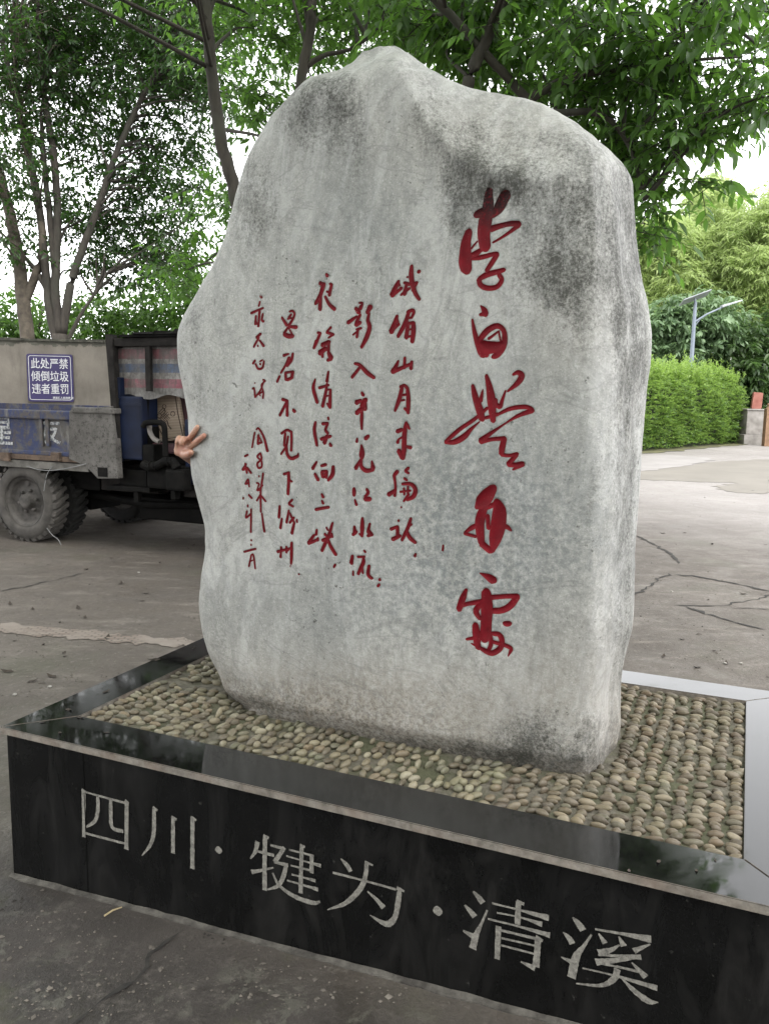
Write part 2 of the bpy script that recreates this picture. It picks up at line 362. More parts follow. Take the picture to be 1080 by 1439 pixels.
PLCH = [
 (90, 1090, 4.5, '26 24 22|116 95 118 240 118 395; 16|105 92 128 108; 11 14|130 108 250 142 375 176; 28 26|390 172 388 472; 20 16|378 162 404 180; 22 24 22 12|208 138 208 220 190 290 135 330; 22 24 24 22 20|290 152 290 240 293 310 312 342 370 356; 14 14|130 368 250 400 385 435'),
 (90, 1090, 4.5, '22 26 26 20 6|562 205 563 300 558 385 535 450 485 512; 18 14|556 206 585 225; 24 26|683 264 683 380 683 498; 16|672 264 706 283; 26 28|806 264 806 420 806 595; 18 14|795 264 830 288'),
 (90, 1090, 4.5, '8 32 46 32 8|968 452 969 461 971 476 973 491 974 500'),
 (330, 1150, 4, '26 20 8|122 135 110 190 82 232; 10 16 18|112 188 160 200 215 214; 24 26|165 102 162 250 162 410; 16|155 100 185 116; 24 16 8|88 306 140 298 212 282; 12 18|195 155 272 176; 20 24|274 168 245 212 218 250; 14 20|215 250 295 268; 22 24 20 8|285 268 265 340 235 385 180 405; 10 18 24 26 10|208 310 240 375 300 425 370 460 440 480 475 472; 22 24|372 152 368 290 365 426; 14|362 152 390 166; 10 12|300 180 440 215; 9 10 22|285 215 400 248 480 270; 10 12|310 268 435 300; 10 10 20|315 318 390 338 450 355; 10 12 22|290 352 380 378 465 404; 22 22|428 205 428 312'),
 (330, 1150, 4, '8 26 24|590 232 625 270 645 305; 24 26 28 24 6|735 250 730 320 700 400 620 480 515 520; 16 10|725 250 772 270; 16 12 14|545 310 700 350 900 405; 24 28 28 34 26 6|922 402 912 480 895 560 860 598 820 590 755 550; 24 12|905 396 948 416; 8 22 34|740 415 790 460 832 508'),
 (590, 1230, 3, '6 28 40 28 6|68 134 69 142 71 155 73 168 74 176'),
 (590, 1230, 3, '8 24 28|220 72 245 100 262 122; 8 22 26|185 130 210 158 228 180; 8 12 24 30|280 152 255 210 232 260 218 315; 8 26|178 238 220 262; 9 10 28|300 122 420 152 540 185; 8 8 22|320 162 420 182 512 212; 9 10 24|283 188 420 222 545 258; 22 22|412 114 408 212; 14|404 112 436 126; 22 22|328 218 322 358; 10 14|335 235 490 272; 26 26 28|495 268 490 340 485 390; 28 6|482 396 422 368; 9 9|340 268 480 300; 9 9|338 298 480 335; 18 12|485 262 515 280'),
 (590, 1230, 3, '8 26 30|640 182 665 210 685 238; 6 24 26|600 245 625 270 640 295; 8 14 30 36|720 255 690 300 655 350 635 438; 6 24|592 350 645 375; 9 14 34|735 232 850 252 972 275; 6 26|750 250 778 292; 6 28|835 262 857 304; 26 6|898 324 968 295; 28 20 6|748 330 800 320 838 298; 8 14 22|748 340 840 345 930 350; 28 20 8|738 370 830 362 925 350; 9 12|738 372 830 390 925 412; 6 30|890 372 950 434; 7 10 26|682 395 830 430 998 480; 24 26 16 6|830 398 815 440 760 468 655 460; 6 22 26 4|845 435 900 490 960 534 1002 540'),
]
for k, (ox, oy, s, txt) in enumerate(PLCH):
    parts = []
    for q, C in enumerate(strokes(ox, oy, s, txt)):
        L = np.array([on_c(u, v, 0) for u, v, w in C]); rr = C[:, 2]/2
        e = np.array([on_c(u+1, v, 0) for u, v, w in C])-L; sc = np.hypot(e[:, 0], e[:, 2])
        e2 = np.array([on_c(u, v+1, 0) for u, v, w in C])-L; sc = (sc+np.hypot(e2[:, 0], e2[:, 2]))/2
        parts.append(ribbon(np.c_[L[:, 0], L[:, 2], rr*sc], lambda X, Y, D: np.c_[X, D, Y], lambda X, Y, q=q: np.full(len(X), .0046-.00012*q), 31*k+q, .06, cap=False))
    V, Fq = join(parts); npmesh('carved_character', V, Fq, M_LET, plinth, smooth=False)

# ================================================================== STANDING STONE
LEFT = [(330, 995), (314, 967), (302, 940), (290.6, 916.7), (283, 885.5), (279, 850.5), (282, 811.5), (288.7, 768.7), (287.5, 741), (279, 710), (269, 671), (266.5, 632), (263.4, 582), (257.5, 550.6), (250, 512), (248.5, 470), (256, 443.5), (272, 415), (293, 379.7), (314.4, 333.6), (325, 294.6), (334, 259), (346, 220), (362, 188), (385, 154.6), (406.6, 133), (422.6, 115.6), (438.5, 106.7), (470, 99.6), (488, 91), (502, 78), (516.5, 68.4), (538, 65), (548, 64)]
RIGHT = [(868, 1052), (871.6, 1030), (871.6, 1000), (872, 959), (875.8, 934), (884.6, 900), (889.6, 875), (890.8, 834), (892, 771), (898, 696), (902, 625), (908.4, 550), (914, 510), (915.4, 467), (910.4, 427), (900.4, 383.7), (893.7, 333.6), (890.3, 283.6), (888, 247), (878.7, 234), (873.7, 223.5), (847, 200), (813.6, 173.5), (773.5, 150), (746.9, 140), (720, 135), (693.5, 130), (673.5, 126.7), (646.8, 118.4), (620, 105), (593, 88), (576.7, 75), (559, 65.5), (548, 64)]
RIDGE = [(850, 1050), (866, 1000), (864, 900), (860, 780), (853, 650), (848, 560), (846, 420), (850, 300), (852, 230)]
LIP = [(300, -200), (540, 40), (556, 84), (600, 168), (648, 214), (690, 238), (760, 246), (848, 228), (905, 222)]
CF = .385
def cl(v): return .47+.10*(1-min(max((v-64)/160, 0), 1))
def cr(v): return .72-.15*(1-min(max((v-64)/140, 0), 1))
Lp = np.array([on_c(u, v, cl(v)) for u, v in LEFT]); Rp = np.array([on_c(u, v, cr(v)) for u, v in RIGHT])
Dp = np.array([on_c(u, v, CF+.02) for u, v in RIDGE]); LIPp = np.array([on_c(u, v, CF) for u, v in LIP])
for A_ in (Lp, Rp, Dp): A_[:, 2] = np.maximum.accumulate(A_[:, 2])
ztop = min(Lp[-1, 2], Rp[-1, 2])-.001
NL = 620; zz = np.concatenate([np.linspace(.405, ztop-.05, NL-60, endpoint=False), ztop-.05*np.linspace(1, 0, 60)**1.8])
aLz = np.interp(zz, Lp[:, 2], Lp[:, 0]); aRz = np.interp(zz, Rp[:, 2], Rp[:, 0]); aDz = np.interp(zz, Dp[:, 2], Dp[:, 0])
ker = np.hanning(17); ker /= ker.sum()
def smo(x): return np.convolve(np.pad(x, 8, mode='edge'), ker, 'valid')
aLz[:-20] = smo(aLz)[:-20]; aRz[:-20] = smo(aRz)[:-20]; aDz = smo(aDz)
NF, NB = 430, 130
rows = []
for i, z in enumerate(zz):
    aL, aR = aLz[i], aRz[i]; w = max(aR-aL, .012); aR = aL+w
    k = min(1, w/.7); tz = sst(z, ztop-.45, ztop)
    foot = 1-sst(z, .42, .50)                              # undercut at the foot
    cf = CF+.028*foot+.018*sst(z, 1.2, 2.2)+.12*sst(z, ztop-.16, ztop)**2
    cb = .93-.16*tz-.03*foot-.10*sst(z, ztop-.12, ztop)**2; cm = .5*(cf+cb)
    ad = min(aDz[i], aR-.03*k) if w > .25 else aL+.72*w
    cL = cf+(.085+.03*tz)*k+.02*(1-k); cR = .72*k+(1-k)*cm-.05*tz
    P = np.array([(aL, cL), (aL+.10*w, cf+.02*k), (aL+.26*w, cf), (aL+.55*w, cf-.004*k), (ad-.085*w, cf+.004), (ad-.006*k, cf+.042*k),
                  (.40*ad+.60*aR, cf+.155*k), (aR, cR), (aR-.10*w, cb-.06*k), (aL+.6*w, cb), (aL+.2*w, cb-.07*k), (aL+.02*w, cL+.15*k)])
    n = len(P); pts = []; wt = []
    for j in range(n):
        a_, b_, c_, d_ = P[(j-1) % n], P[j], P[(j+1) % n], P[(j+2) % n]
        T = np.linspace(0, 1, 24, endpoint=False)[:, None]
        pts.append(.5*(2*b_+(c_-a_)*T+(2*a_-5*b_+4*c_-d_)*T**2+(3*b_-a_-3*c_+d_)*T**3))
    pts = np.vstack(pts)
    fr = np.vstack([pts[:7*24+1]]); bk = np.vstack([pts[7*24:], pts[:1]])
    def resample(Q, m):
        s_ = np.r_[0, np.cumsum(np.hypot(*np.diff(Q, axis=0).T))]; tt = np.linspace(0, s_[-1], m, endpoint=False)
        return np.c_[np.interp(tt, s_, Q[:, 0]), np.interp(tt, s_, Q[:, 1])]
    rows.append(np.vstack([resample(fr, NF), resample(bk, NB)]))
G2 = np.array(rows); NC = NF+NB                             # levels x around x (a, c)
A3, C3 = G2[..., 0].copy(), G2[..., 1].copy(); Z3 = np.repeat(zz[:, None], NC, 1)
# bevelled top right shoulder above the lip
zl = np.interp(A3, LIPp[:, 0], LIPp[:, 2]); hh = Z3-zl; sp_ = .018
bev = sp_*np.log1p(np.exp(np.clip(hh/sp_, -30, 30)))*.62
wf = np.clip((.93-C3)/(.93-CF), 0, 1)**1.2
bev = np.minimum(bev, .36)
right_only = sst(A3, LIPp[1, 0], LIPp[2, 0]+.03)
C3 = C3+bev*wf*right_only
C3 -= .014*np.exp(-(hh/.035)**2)*wf*sst(A3, LIPp[2, 0], LIPp[4, 0])*(1-sst(A3, LIPp[6, 0], LIPp[7, 0]))   # lip stands proud
# outward normals in plan for the weathering relief
dA = np.roll(A3, -1, 1)-np.roll(A3, 1, 1); dC = np.roll(C3, -1, 1)-np.roll(C3, 1, 1); ln_ = np.hypot(dA, dC)+1e-9
NA, NCc = dC/ln_, -dA/ln_
fz = np.clip(-NCc, 0, 1)                                    # how much it faces the inscription side
nv = np.empty(A3.size); nf = np.empty(A3.size); ns = np.empty(A3.size)
for q, (a_, c_, z_) in enumerate(zip(A3.ravel(), C3.ravel(), Z3.ravel())):
    nv[q] = noise.noise((a_*3.1, c_*3.1, z_*2.6)); nf[q] = noise.noise((a_*17, c_*17, z_*15)); ns[q] = noise.noise((a_*26+5, c_*26, z_*2.2))
nv, nf, ns = [x.reshape(A3.shape) for x in (nv, nf, ns)]
fade = sst(zz, ztop+.0, ztop-.08)[:, None] if False else np.clip((ztop-zz)/.08, 0, 1)[:, None]
edge_w = np.exp(-(((A3-aDz[:, None])/.09)**2))*np.clip(np.array([noise.noise((3.3, 7.1, z_*3.2)) for z_ in zz])+.1, -.6, 1)[:, None]*.035
rel = fade*(-edge_w*fz+nv*(.007*fz+.018*(1-fz))+nf*(.0016*fz+.003*(1-fz))+ns*(.0006*fz+.006*(1-fz)))
A3 += NA*rel; C3 += NCc*rel
# trim the block until its outline agrees with the surveyed outline
def proj3(): W = wldn(np.c_[A3.ravel(), C3.ravel(), Z3.ravel()])-CP; z_ = W@FW; return (540+F_PX*(W@RT)/z_).reshape(A3.shape), (719.5-F_PX*(W@UP)/z_).reshape(A3.shape)
Lo = np.array(LEFT); Ro = np.array(RIGHT); topo = np.vstack([Lo[Lo[:, 1] < 225], Ro[Ro[:, 1] < 225][::-1]]); topo = topo[np.argsort(topo[:, 0])]
for it in range(4):
    U3, V3 = proj3(); bins = np.arange(240, 930, 5.); bi = np.clip(((U3-240)/5).astype(int), 0, len(bins)-1); mn = np.full(len(bins), 1e9); np.minimum.at(mn, bi.ravel(), V3.ravel())
    ok = (mn < 1e8) & (bins > 365) & (bins < 865); dv = np.interp(bins+2.5, bins[ok]+2.5, (mn-np.interp(bins+2.5, topo[:, 0], topo[:, 1]))[ok])
    dv = np.convolve(np.pad(dv, 3, mode='edge'), np.ones(7)/7, 'valid'); Z3 += np.interp(U3, bins+2.5, dv)/410*(1-sst(V3, 90, 420))
    U3, V3 = proj3(); rb = np.arange(200, 1050, 8.); ri = np.clip(((V3-200)/8).astype(int), 0, len(rb)-1); inr = (V3 > 200) & (V3 < 1045)
    ml = np.full(len(rb), 1e9); mr = np.full(len(rb), -1e9); np.minimum.at(ml, ri[inr], U3[inr]); np.maximum.at(mr, ri[inr], U3[inr])
    dl_ = np.interp(rb+4, Lo[::-1, 1], Lo[::-1, 0])-ml; dr_ = np.interp(rb+4, Ro[::-1, 1], Ro[::-1, 0])-mr
    dl_[np.abs(dl_) > 80] = 0; dr_[np.abs(dr_) > 80] = 0; kk = np.ones(5)/5; dl_ = np.convolve(np.pad(dl_, 2, mode='edge'), kk, 'valid'); dr_ = np.convolve(np.pad(dr_, 2, mode='edge'), kk, 'valid')
    lft = np.interp(V3, Lo[::-1, 1], Lo[::-1, 0]); rgt = np.interp(V3, Ro[::-1, 1], Ro[::-1, 0]); fu = np.clip((U3-lft)/(rgt-lft+1), 0, 1); wv_ = sst(V3, 150, 260)
    A3 += (np.interp(V3, rb+4, dl_)*(1-sst(fu, 0, .3))+np.interp(V3, rb+4, dr_)*sst(fu, .75, 1))*wv_/400
def cbase(a, z):
    """depth of the uncarved front at plan coordinate a, height z"""
    out = np.empty(len(a)); fi = np.interp(z, zz, np.arange(NL)); i0 = np.clip(np.floor(fi).astype(int), 0, NL-2); fr_ = fi-i0
    for i in np.unique(i0):
        m_ = i0 == i; o_ = []
        for r_ in (i, i+1):
            x = A3[r_, :NF]; k0 = int(np.argmin(x)); k1 = int(np.argmax(x)); o_.append(np.interp(a[m_], x[k0:k1+1], C3[r_, k0:k1+1]))
        out[m_] = o_[0]*(1-fr_[m_])+o_[1]*fr_[m_]
    return out
STCH = [
 # ---- title column
 (600, 240, 5.996, 'large', '34 70 100 115 108 96|530 92 508 190 500 300 478 420 468 530 480 640; 96 100 92 46|652 190 625 240 590 310 545 372; 56 74 80|398 366 440 350 490 330; 62 85 105 112 100|342 505 318 600 312 700 312 770 322 830; 56 44 46 58|530 484 620 456 700 440 762 446; 44 22 16|760 455 690 510 600 570 545 600; 18 14|365 650 415 590; 40 50 30|360 712 410 690 460 650; 24 40 36 44|370 740 450 725 560 697 582 702; 44 44 40|582 702 540 770 495 840; 38 44 50 40|642 832 590 848 500 872 432 910; 46 44 44 40 40|430 912 444 960 500 986 580 976 622 920 600 872'),
 (600, 400, 5.139, 'large', '10 40 50|380 150 405 180 415 212; 22 42|376 216 418 208; 15 30 42 46 40|322 250 336 330 360 420 385 490 402 514; 40 45 40 35 42 46 50 30|372 402 430 332 500 297 548 330 556 400 540 460 500 506 470 522; 70 92 80 50|392 432 430 452 490 450 530 432; 60 54|408 480 422 505; 22 14|440 390 515 335; 14|512 335 532 430'),
 (600, 400, 5.139, 'large', '26 45 55 46|325 728 345 810 375 900 396 972; 8 24 30|400 757 392 800 385 840; 26 45 60 54 38|425 655 445 730 460 820 470 920 476 985; 18 36 46 40 16|617 650 655 634 680 662 650 712 580 770; 12 24 32 30|565 765 542 830 525 882 500 865; 36 28|490 832 495 880; 20 30 32 32 18|508 938 600 896 700 882 748 896 768 912; 24 28 30 30 24|434 890 340 972 240 1040 180 1090 130 1136; 24 40 44 28 10|130 1140 200 1134 270 1094 312 1048 378 990; 24 28|418 964 510 935; 38 28 14 30 44|758 910 660 945 560 1005 450 1080 386 1128; 38 28 34|386 1134 470 1116 558 1110; 40 44 38|556 1112 540 1180 536 1222; 30 25 30|536 1226 590 1234 650 1222; 34 38|645 1228 586 1296; 32 38 38 14|586 1300 640 1302 690 1296 618 1336'),
 (600, 660, 5.139, 'large', '64 100 96 46|476 132 430 190 388 240 358 270; 60 70 60 46|408 270 380 370 382 460 392 530; 60 100 110 90 30|500 232 520 300 512 400 490 500 470 590; 48 46|392 532 458 588; 16 34 30|270 455 320 420 365 396; 24 24|270 460 350 482; 40 34 14|540 400 580 415 608 440; 38|400 282 484 252; 32 30|436 332 442 424'),
 (600, 660, 5.139, 'large', '8 50 60|380 746 440 776 478 800; 24 46 44|282 866 255 930 226 1012; 26 30|242 985 290 970; 30 34 30|280 970 340 960 404 945; 38 34 40|460 922 560 914 648 914; 48 48 42|648 916 602 980 540 1014 470 1020; 66 80 86 80 80 66|425 882 430 950 430 1020 425 1100 420 1180 410 1228; 36 44 30|392 962 352 1020 380 1078; 46 60 50 42|346 1122 355 1190 360 1250 370 1288; 32 42 38|555 1110 572 1112 596 1110; 18 30|282 1225 345 1214; 32 38 40 40 40 30 10|470 1182 520 1192 540 1240 520 1296 460 1324 390 1292 318 1254; 34 28|455 1200 460 1260 440 1308; 28 30 30 8|470 1242 560 1266 605 1292 585 1346'),
 # ---- poem, first column
 (520, 360, 6, '', '26 40 46|235 208 205 270 182 328; 30 24|178 334 262 268; 15 18|238 222 252 272; 24 28|282 222 326 234; 26 38|302 238 284 318; 20 24|255 326 326 270; 26 40 40 36 28|342 78 340 150 350 230 376 310 410 364; 18 24|320 242 390 220; 26 20|385 226 350 290; 30|398 132 408 124; 18|305 175 312 174'),
 (520, 360, 6, '', '26 40 46|226 502 205 570 176 638; 26 20|176 632 244 574; 15|226 522 242 576; 24 30 26 20|310 472 350 456 365 472 345 520; 30 36 28|326 460 290 570 232 678; 18|310 520 350 518; 30 36|320 562 300 688; 24 28|322 566 360 560; 34 40 34|362 562 360 640 350 722; 16|315 620 350 615; 20|305 682 345 672'),
 (520, 360, 6, '', '18 36 40|236 882 210 940 186 976; 36 26|186 976 262 942 348 906; 24 26|290 856 286 942; 28 30|346 890 340 950'),
 (520, 360, 6, '', '24 26 30|250 1102 285 1090 308 1110; 30 36 24|266 1102 245 1200 206 1304; 26 36 30|312 1112 318 1210 316 1322; 20|272 1172 302 1166; 16|256 1218 286 1212; 22|286 1282 316 1312'),
 (520, 580, 6, '', '24 36 40 40 34|302 82 290 150 285 230 285 310 276 386; 36 30|226 158 265 142; 30 20|308 100 328 136; 28 16 22|230 252 242 222 286 200; 20 32|290 282 340 294; 40 34|240 320 270 384'),
 (520, 580, 6, '', '34 28 22 22 26|230 496 206 530 212 580 216 640 210 700; 38 28|158 690 216 652; 26 24 20|324 466 300 490 325 510; 24 18|290 552 312 570; 22 30 36 36 26|272 600 340 600 380 642 368 702 312 734; 18|256 666 342 656; 18|286 636 290 690; 18|320 622 320 682; 24 18|326 690 284 746; 14|264 792 268 800'),
 (520, 580, 6, '', '20|245 904 243 914; 30 24|178 980 236 958; 28 30|236 962 234 1040; 34 28|192 1066 256 1036; 24 30 26|346 890 320 970 270 1074; 24 34 28|306 986 336 1050 384 1094; 22|335 950 350 940; 18 24|386 1188 378 1210'),
 # ---- second column
 (470, 410, 6.26, '', '18 22 26|212 96 240 102 226 150; 30 40|182 142 210 180; 20|225 122 206 170; 26 28|222 202 190 270; 36 20|116 272 194 216; 44 34|186 288 222 270; 18 22|190 332 232 320; 22|206 330 196 402; 16|202 346 162 380; 48 30|310 132 282 184; 24 30 36 40 26|300 192 290 250 306 310 282 400 236 490'),
 (470, 410, 6.26, '', '24 30 36 30|176 630 222 646 282 710 344 756; 26 28|220 666 152 754'),
 (470, 410, 6.26, '', '22 30|238 886 252 910; 44 28|190 976 230 956; 44 30|270 950 232 1010; 40 40|192 1068 236 1030; 48 44|258 980 264 1030; 24 28 20|240 1030 238 1120 240 1208'),
 (470, 600, 6, '', '16 24|192 96 188 126; 36 28|260 98 285 76; 14 40 46 24|228 150 233 200 232 240 230 270; 20 34|226 270 182 348; 24 30 36 28|228 270 230 330 270 366 330 360; 14 40|318 286 328 346'),
 (470, 600, 6, '', '24 34 26|170 516 172 545 170 576; 16 24|178 612 192 656; 24 26 24|276 522 290 550 268 584; 38 38|262 606 304 606; 28|270 578 264 604'),
 (470, 600, 6, '', '20 38|174 836 180 890; 28|162 906 190 882; 22 36 24|242 766 240 840 236 920; 14|214 896 236 920; 20 26|306 812 290 870; 38 42|290 872 312 904; 24|284 916 325 906'),
 (470, 600, 6, '', '24 34|160 1082 150 1146; 15 18|165 1212 165 1246; 16 20|256 1036 268 1052; 20 22|204 1092 260 1090; 20 32 26|250 1096 250 1140 206 1236; 18|240 1172 246 1230; 24 30 28|298 1166 290 1240 320 1274; 26|384 1282 386 1288; 24 20|382 1326 368 1342'),
 # ---- third column
 (420, 370, 6.257, '', '24 30|228 90 238 108; 36 30|172 170 206 186; 40 36 28|206 180 180 270 136 354; 30 36|180 252 176 404; 24 24|262 176 282 186; 28 30|278 190 260 280; 20|236 246 266 256; 24 30 34|222 290 262 360 310 402'),
 (420, 370, 6.257, '', '24 28|162 610 186 616; 28 24|182 622 160 680; 34 24|156 682 130 748; 22 18|280 562 242 602; 26 24|242 606 302 626; 22 16|302 626 256 656; 40 34|202 720 264 690; 30|260 692 256 770; 48 38|182 790 232 750; 24|206 762 206 824; 30 44|256 782 280 830; 28|250 852 284 842'),
 (420, 370, 6.257, '', '14 30 30|146 1018 130 1100 162 1222; 18|150 1152 162 1230; 18 26|260 952 246 1040; 26 20|180 1096 262 1070; 20 26 30|246 1060 236 1140 210 1258; 18|236 1112 276 1110; 26 30|276 1112 274 1268; 14|230 1172 266 1162; 18|250 1232 270 1268'),
 (420, 580, 6.257, '', '22 30 24|148 82 140 160 162 288; 18|258 40 262 60; 30 22|210 97 256 92; 22 26|256 96 236 150 256 180; 30 26|196 232 280 206; 30 34|250 202 226 268; 26 30|274 272 284 290'),
 (420, 580, 6.257, '', '20 30|160 432 126 490; 24 30|146 536 176 590; 22 28|200 466 240 456; 28 36 24|305 472 300 540 262 594; 24|205 516 250 512; 24|206 520 216 566; 28|250 516 246 570; 22|216 566 246 560; 18|224 540 236 540'),
 (420, 580, 6.257, '', '18 28|208 712 220 740; 18 24|210 772 220 796; 26 24|152 850 210 838 270 828'),
 (420, 580, 6.257, '', '20 24|166 1026 160 1070; 24 30|142 1074 92 1144; 28 24|92 1146 176 1112; 24|176 1100 176 1120; 20 30 28|305 966 270 1080 212 1210; 24 30 30|256 1090 290 1170 334 1244; 18|250 1006 264 1030; 24|236 1062 256 1082; 28 22|216 1120 302 1080; 20|300 1060 305 1090; 22 18|328 1332 315 1356'),
 # ---- fourth column
 (375, 420, 7.2, '', '24 32|142 186 196 266; 20 24 26 28|216 126 250 120 270 156 246 220 212 270; 24|236 156 210 190; 18|200 202 242 192; 28 36|216 278 294 286; 24|206 292 166 350; 38 46 38|168 356 215 376 260 376; 20|216 292 256 366'),
 (375, 420, 7.2, '', '30 18|166 574 220 556; 24 30 24|262 552 250 620 206 680; 28 20|226 592 190 670 142 750; 24|130 782 102 840; 20|206 642 240 612; 28|190 746 196 820; 24|196 746 270 736; 34|266 742 256 790; 30|206 820 260 796'),
 (375, 420, 7.2, '', '30 26|156 1016 210 1032; 28 28|206 1036 132 1180; 28 28|206 1042 208 1184; 30 34|268 1122 284 1140'),
 (375, 610, 6.85, '', '24 24 24|140 -5 195 -38 240 -20; 24|238 -18 240 70 236 160; 24|178 -8 168 112; 20|206 22 190 110 136 194; 28 30 32 30|186 110 200 200 240 234 300 212; 12 26|306 182 302 210'),
 (375, 610, 6.85, '', '24 24|162 386 214 370; 28 30 28|211 372 212 470 208 578; 24 20|215 442 245 456'),
 (375, 610, 6.85, '', '22 28|128 692 120 802; 20 28|150 812 136 904; 24 22|250 632 216 666; 22|216 672 260 696; 18 26|216 732 196 850; 22|226 762 270 850; 24|226 852 266 802; 24 30|270 852 250 954; 20|294 822 300 846'),
 (375, 610, 6.85, '', '22|145 1086 138 1186; 28 20|106 1130 222 1100; 22|196 1082 196 1140; 24 30 22|248 1042 246 1150 240 1248; 12|234 1264 234 1276; 18|206 1122 250 1076; 18|313 1345 320 1345'),
 # ---- fifth column and signature
 (325, 400, 7.2, '', '20 24|268 106 282 126; 18|266 166 256 214; 26 20|176 286 302 232; 24|266 250 258 420; 20 26|230 312 226 400; 16|226 342 246 400; 20 22 26|300 292 292 350 310 370'),
 (325, 400, 7.2, '', '28|284 497 242 536; 22|266 532 216 630; 20 28|276 562 320 620; 18|258 614 261 624'),
 (325, 400, 7.2, '', '22|234 766 212 800; 18 22 22 18|240 802 266 850 310 840 326 772; 16|285 776 312 762; 20|285 800 290 806'),
 (325, 400, 7.2, '', '14|232 994 238 1000; 16 20|206 1056 226 1050 236 1140; 18 16|236 1140 290 1070 330 962; 18|316 962 340 976; 18|330 980 302 1020 320 1090 316 1150; 12|285 1118 290 1126; 14|266 1112 316 1082'),
 (325, 590, 6.54, '', '16|212 116 186 255; 14 18 26|226 90 250 80 296 160 330 288; 20|246 140 240 224; 15|246 146 280 210; 18|240 222 276 206'),
 (325, 590, 6.54, '', '18|265 306 236 340 274 380 276 430 246 442 236 402 274 362 268 312'),
 (325, 590, 6.54, '', '14|250 514 250 526; 18|290 490 266 650; 15|226 580 250 590 236 650 286 602; 14|240 652 266 642; 18|266 652 270 848; 18|266 690 232 744; 18|276 700 315 750; 16 22|280 862 305 1028'),
 (325, 590, 6.54, '', '18|116 336 146 322'),
 (325, 590, 6.54, '', '18|130 406 96 460 140 442; 18|120 402 136 490; 20|140 442 176 490'),
 (325, 590, 6.54, '', '15|146 546 122 590 156 580; 15|150 546 160 618'),
 (325, 590, 6.54, '', '16|105 714 103 730; 20|156 690 186 720'),
 (325, 590, 6.54, '', '16|148 784 148 800; 18|140 840 130 900 180 862; 18|180 822 176 1034'),
 (325, 590, 6.54, '', '16|178 1104 182 1112; 14|178 1145 180 1156; 18|106 1216 222 1186'),
 (325, 590, 6.54, '', '16|180 1242 156 1350; 16|180 1242 200 1246 216 1370; 12|176 1300 196 1290'),
 (520, 580, 6, '', '13 18|615 1116 610 1162'),
]
CH = []; RES = .0012; GA0, GZ0 = 0., .4; DM = np.zeros((1700, 1500), np.float32)
for ox, oy, s, size, txt in STCH:
    ss = []
    for C in strokes(ox, oy, s, txt):
        a1 = np.array([on_c(u, v, CF) for u, v, w in C]); e = np.array([on_c(u+1, v, CF) for u, v, w in C])-a1; e2 = np.array([on_c(u, v+1, CF) for u, v, w in C])-a1
        sc = .5*(np.hypot(e[:, 0], e[:, 2])+np.hypot(e2[:, 0], e2[:, 2]))
        ss.append(np.c_[a1[:, 0], a1[:, 2], C[:, 2]*.5*sc*(1.0 if size == 'large' else 1.05)])
    CH.append((size, ss))
    for C in ss:
        n_ = max(2, int(np.hypot(*(C[-1, :2]-C[0, :2]))/.002)+len(C)); tt = np.linspace(0, len(C)-1, n_)
        D_ = np.c_[[np.interp(tt, np.arange(len(C)), C[:, q]) for q in range(3)]].T
        for a_, z_, r_ in D_:
            r_ = r_*1.02; dep = min(.012, .5*r_)+.001
            i0, i1 = int((z_-r_-GZ0)/RES), int((z_+r_-GZ0)/RES)+2; j0, j1 = int((a_-r_-GA0)/RES), int((a_+r_-GA0)/RES)+2
            zz_, aa_ = np.mgrid[i0:i1, j0:j1]; d2 = ((zz_*RES+GZ0-z_)**2+(aa_*RES+GA0-a_)**2)/(r_*r_)
            v_ = np.sqrt(np.clip(1-d2, 0, 1))*dep; DM[i0:i1, j0:j1] = np.maximum(DM[i0:i1, j0:j1], v_)
def dmap(a, z):
    x = np.clip((a-GA0)/RES, 0, DM.shape[1]-2); y = np.clip((z-GZ0)/RES, 0, DM.shape[0]-2); j = x.astype(int); i = y.astype(int); fx, fy = x-j, y-i
    return DM[i, j]*(1-fx)*(1-fy)+DM[i, j+1]*fx*(1-fy)+DM[i+1, j]*(1-fx)*fy+DM[i+1, j+1]*fx*fy
carve_pts = [[(ribbon(C, lambda X, Y, D: np.c_[X, D, Y], lambda X, Y: cbase(X, Y)+dmap(X, Y)-.0011, 5)) for C in ss] for size, ss in CH]
frontmask = np.zeros_like(A3); frontmask[:, :NF] = 1
C3c = C3+dmap(A3.ravel(), Z3.ravel()).reshape(A3.shape)*frontmask*(fz > .6)
Vst = np.c_[A3.ravel(), C3c.ravel(), Z3.ravel()]
idx = np.arange(NL*NC).reshape(NL, NC); nx_ = np.roll(idx, -1, 1)
Fst = np.c_[idx[:-1].ravel(), nx_[:-1].ravel(), nx_[1:].ravel(), idx[1:].ravel()]
W_ = wldn(Vst); d_ = W_-CP; zc = d_@FW; PU, PV = 540+F_PX*(d_@RT)/zc, 719.5-F_PX*(d_@UP)/zc
def blot(L): return np.clip(sum(am*np.exp(-.5*(((PU-u)/su)**2+((PV-v)/sv)**2)) for u, v, su, sv, am in L), 0, 1)
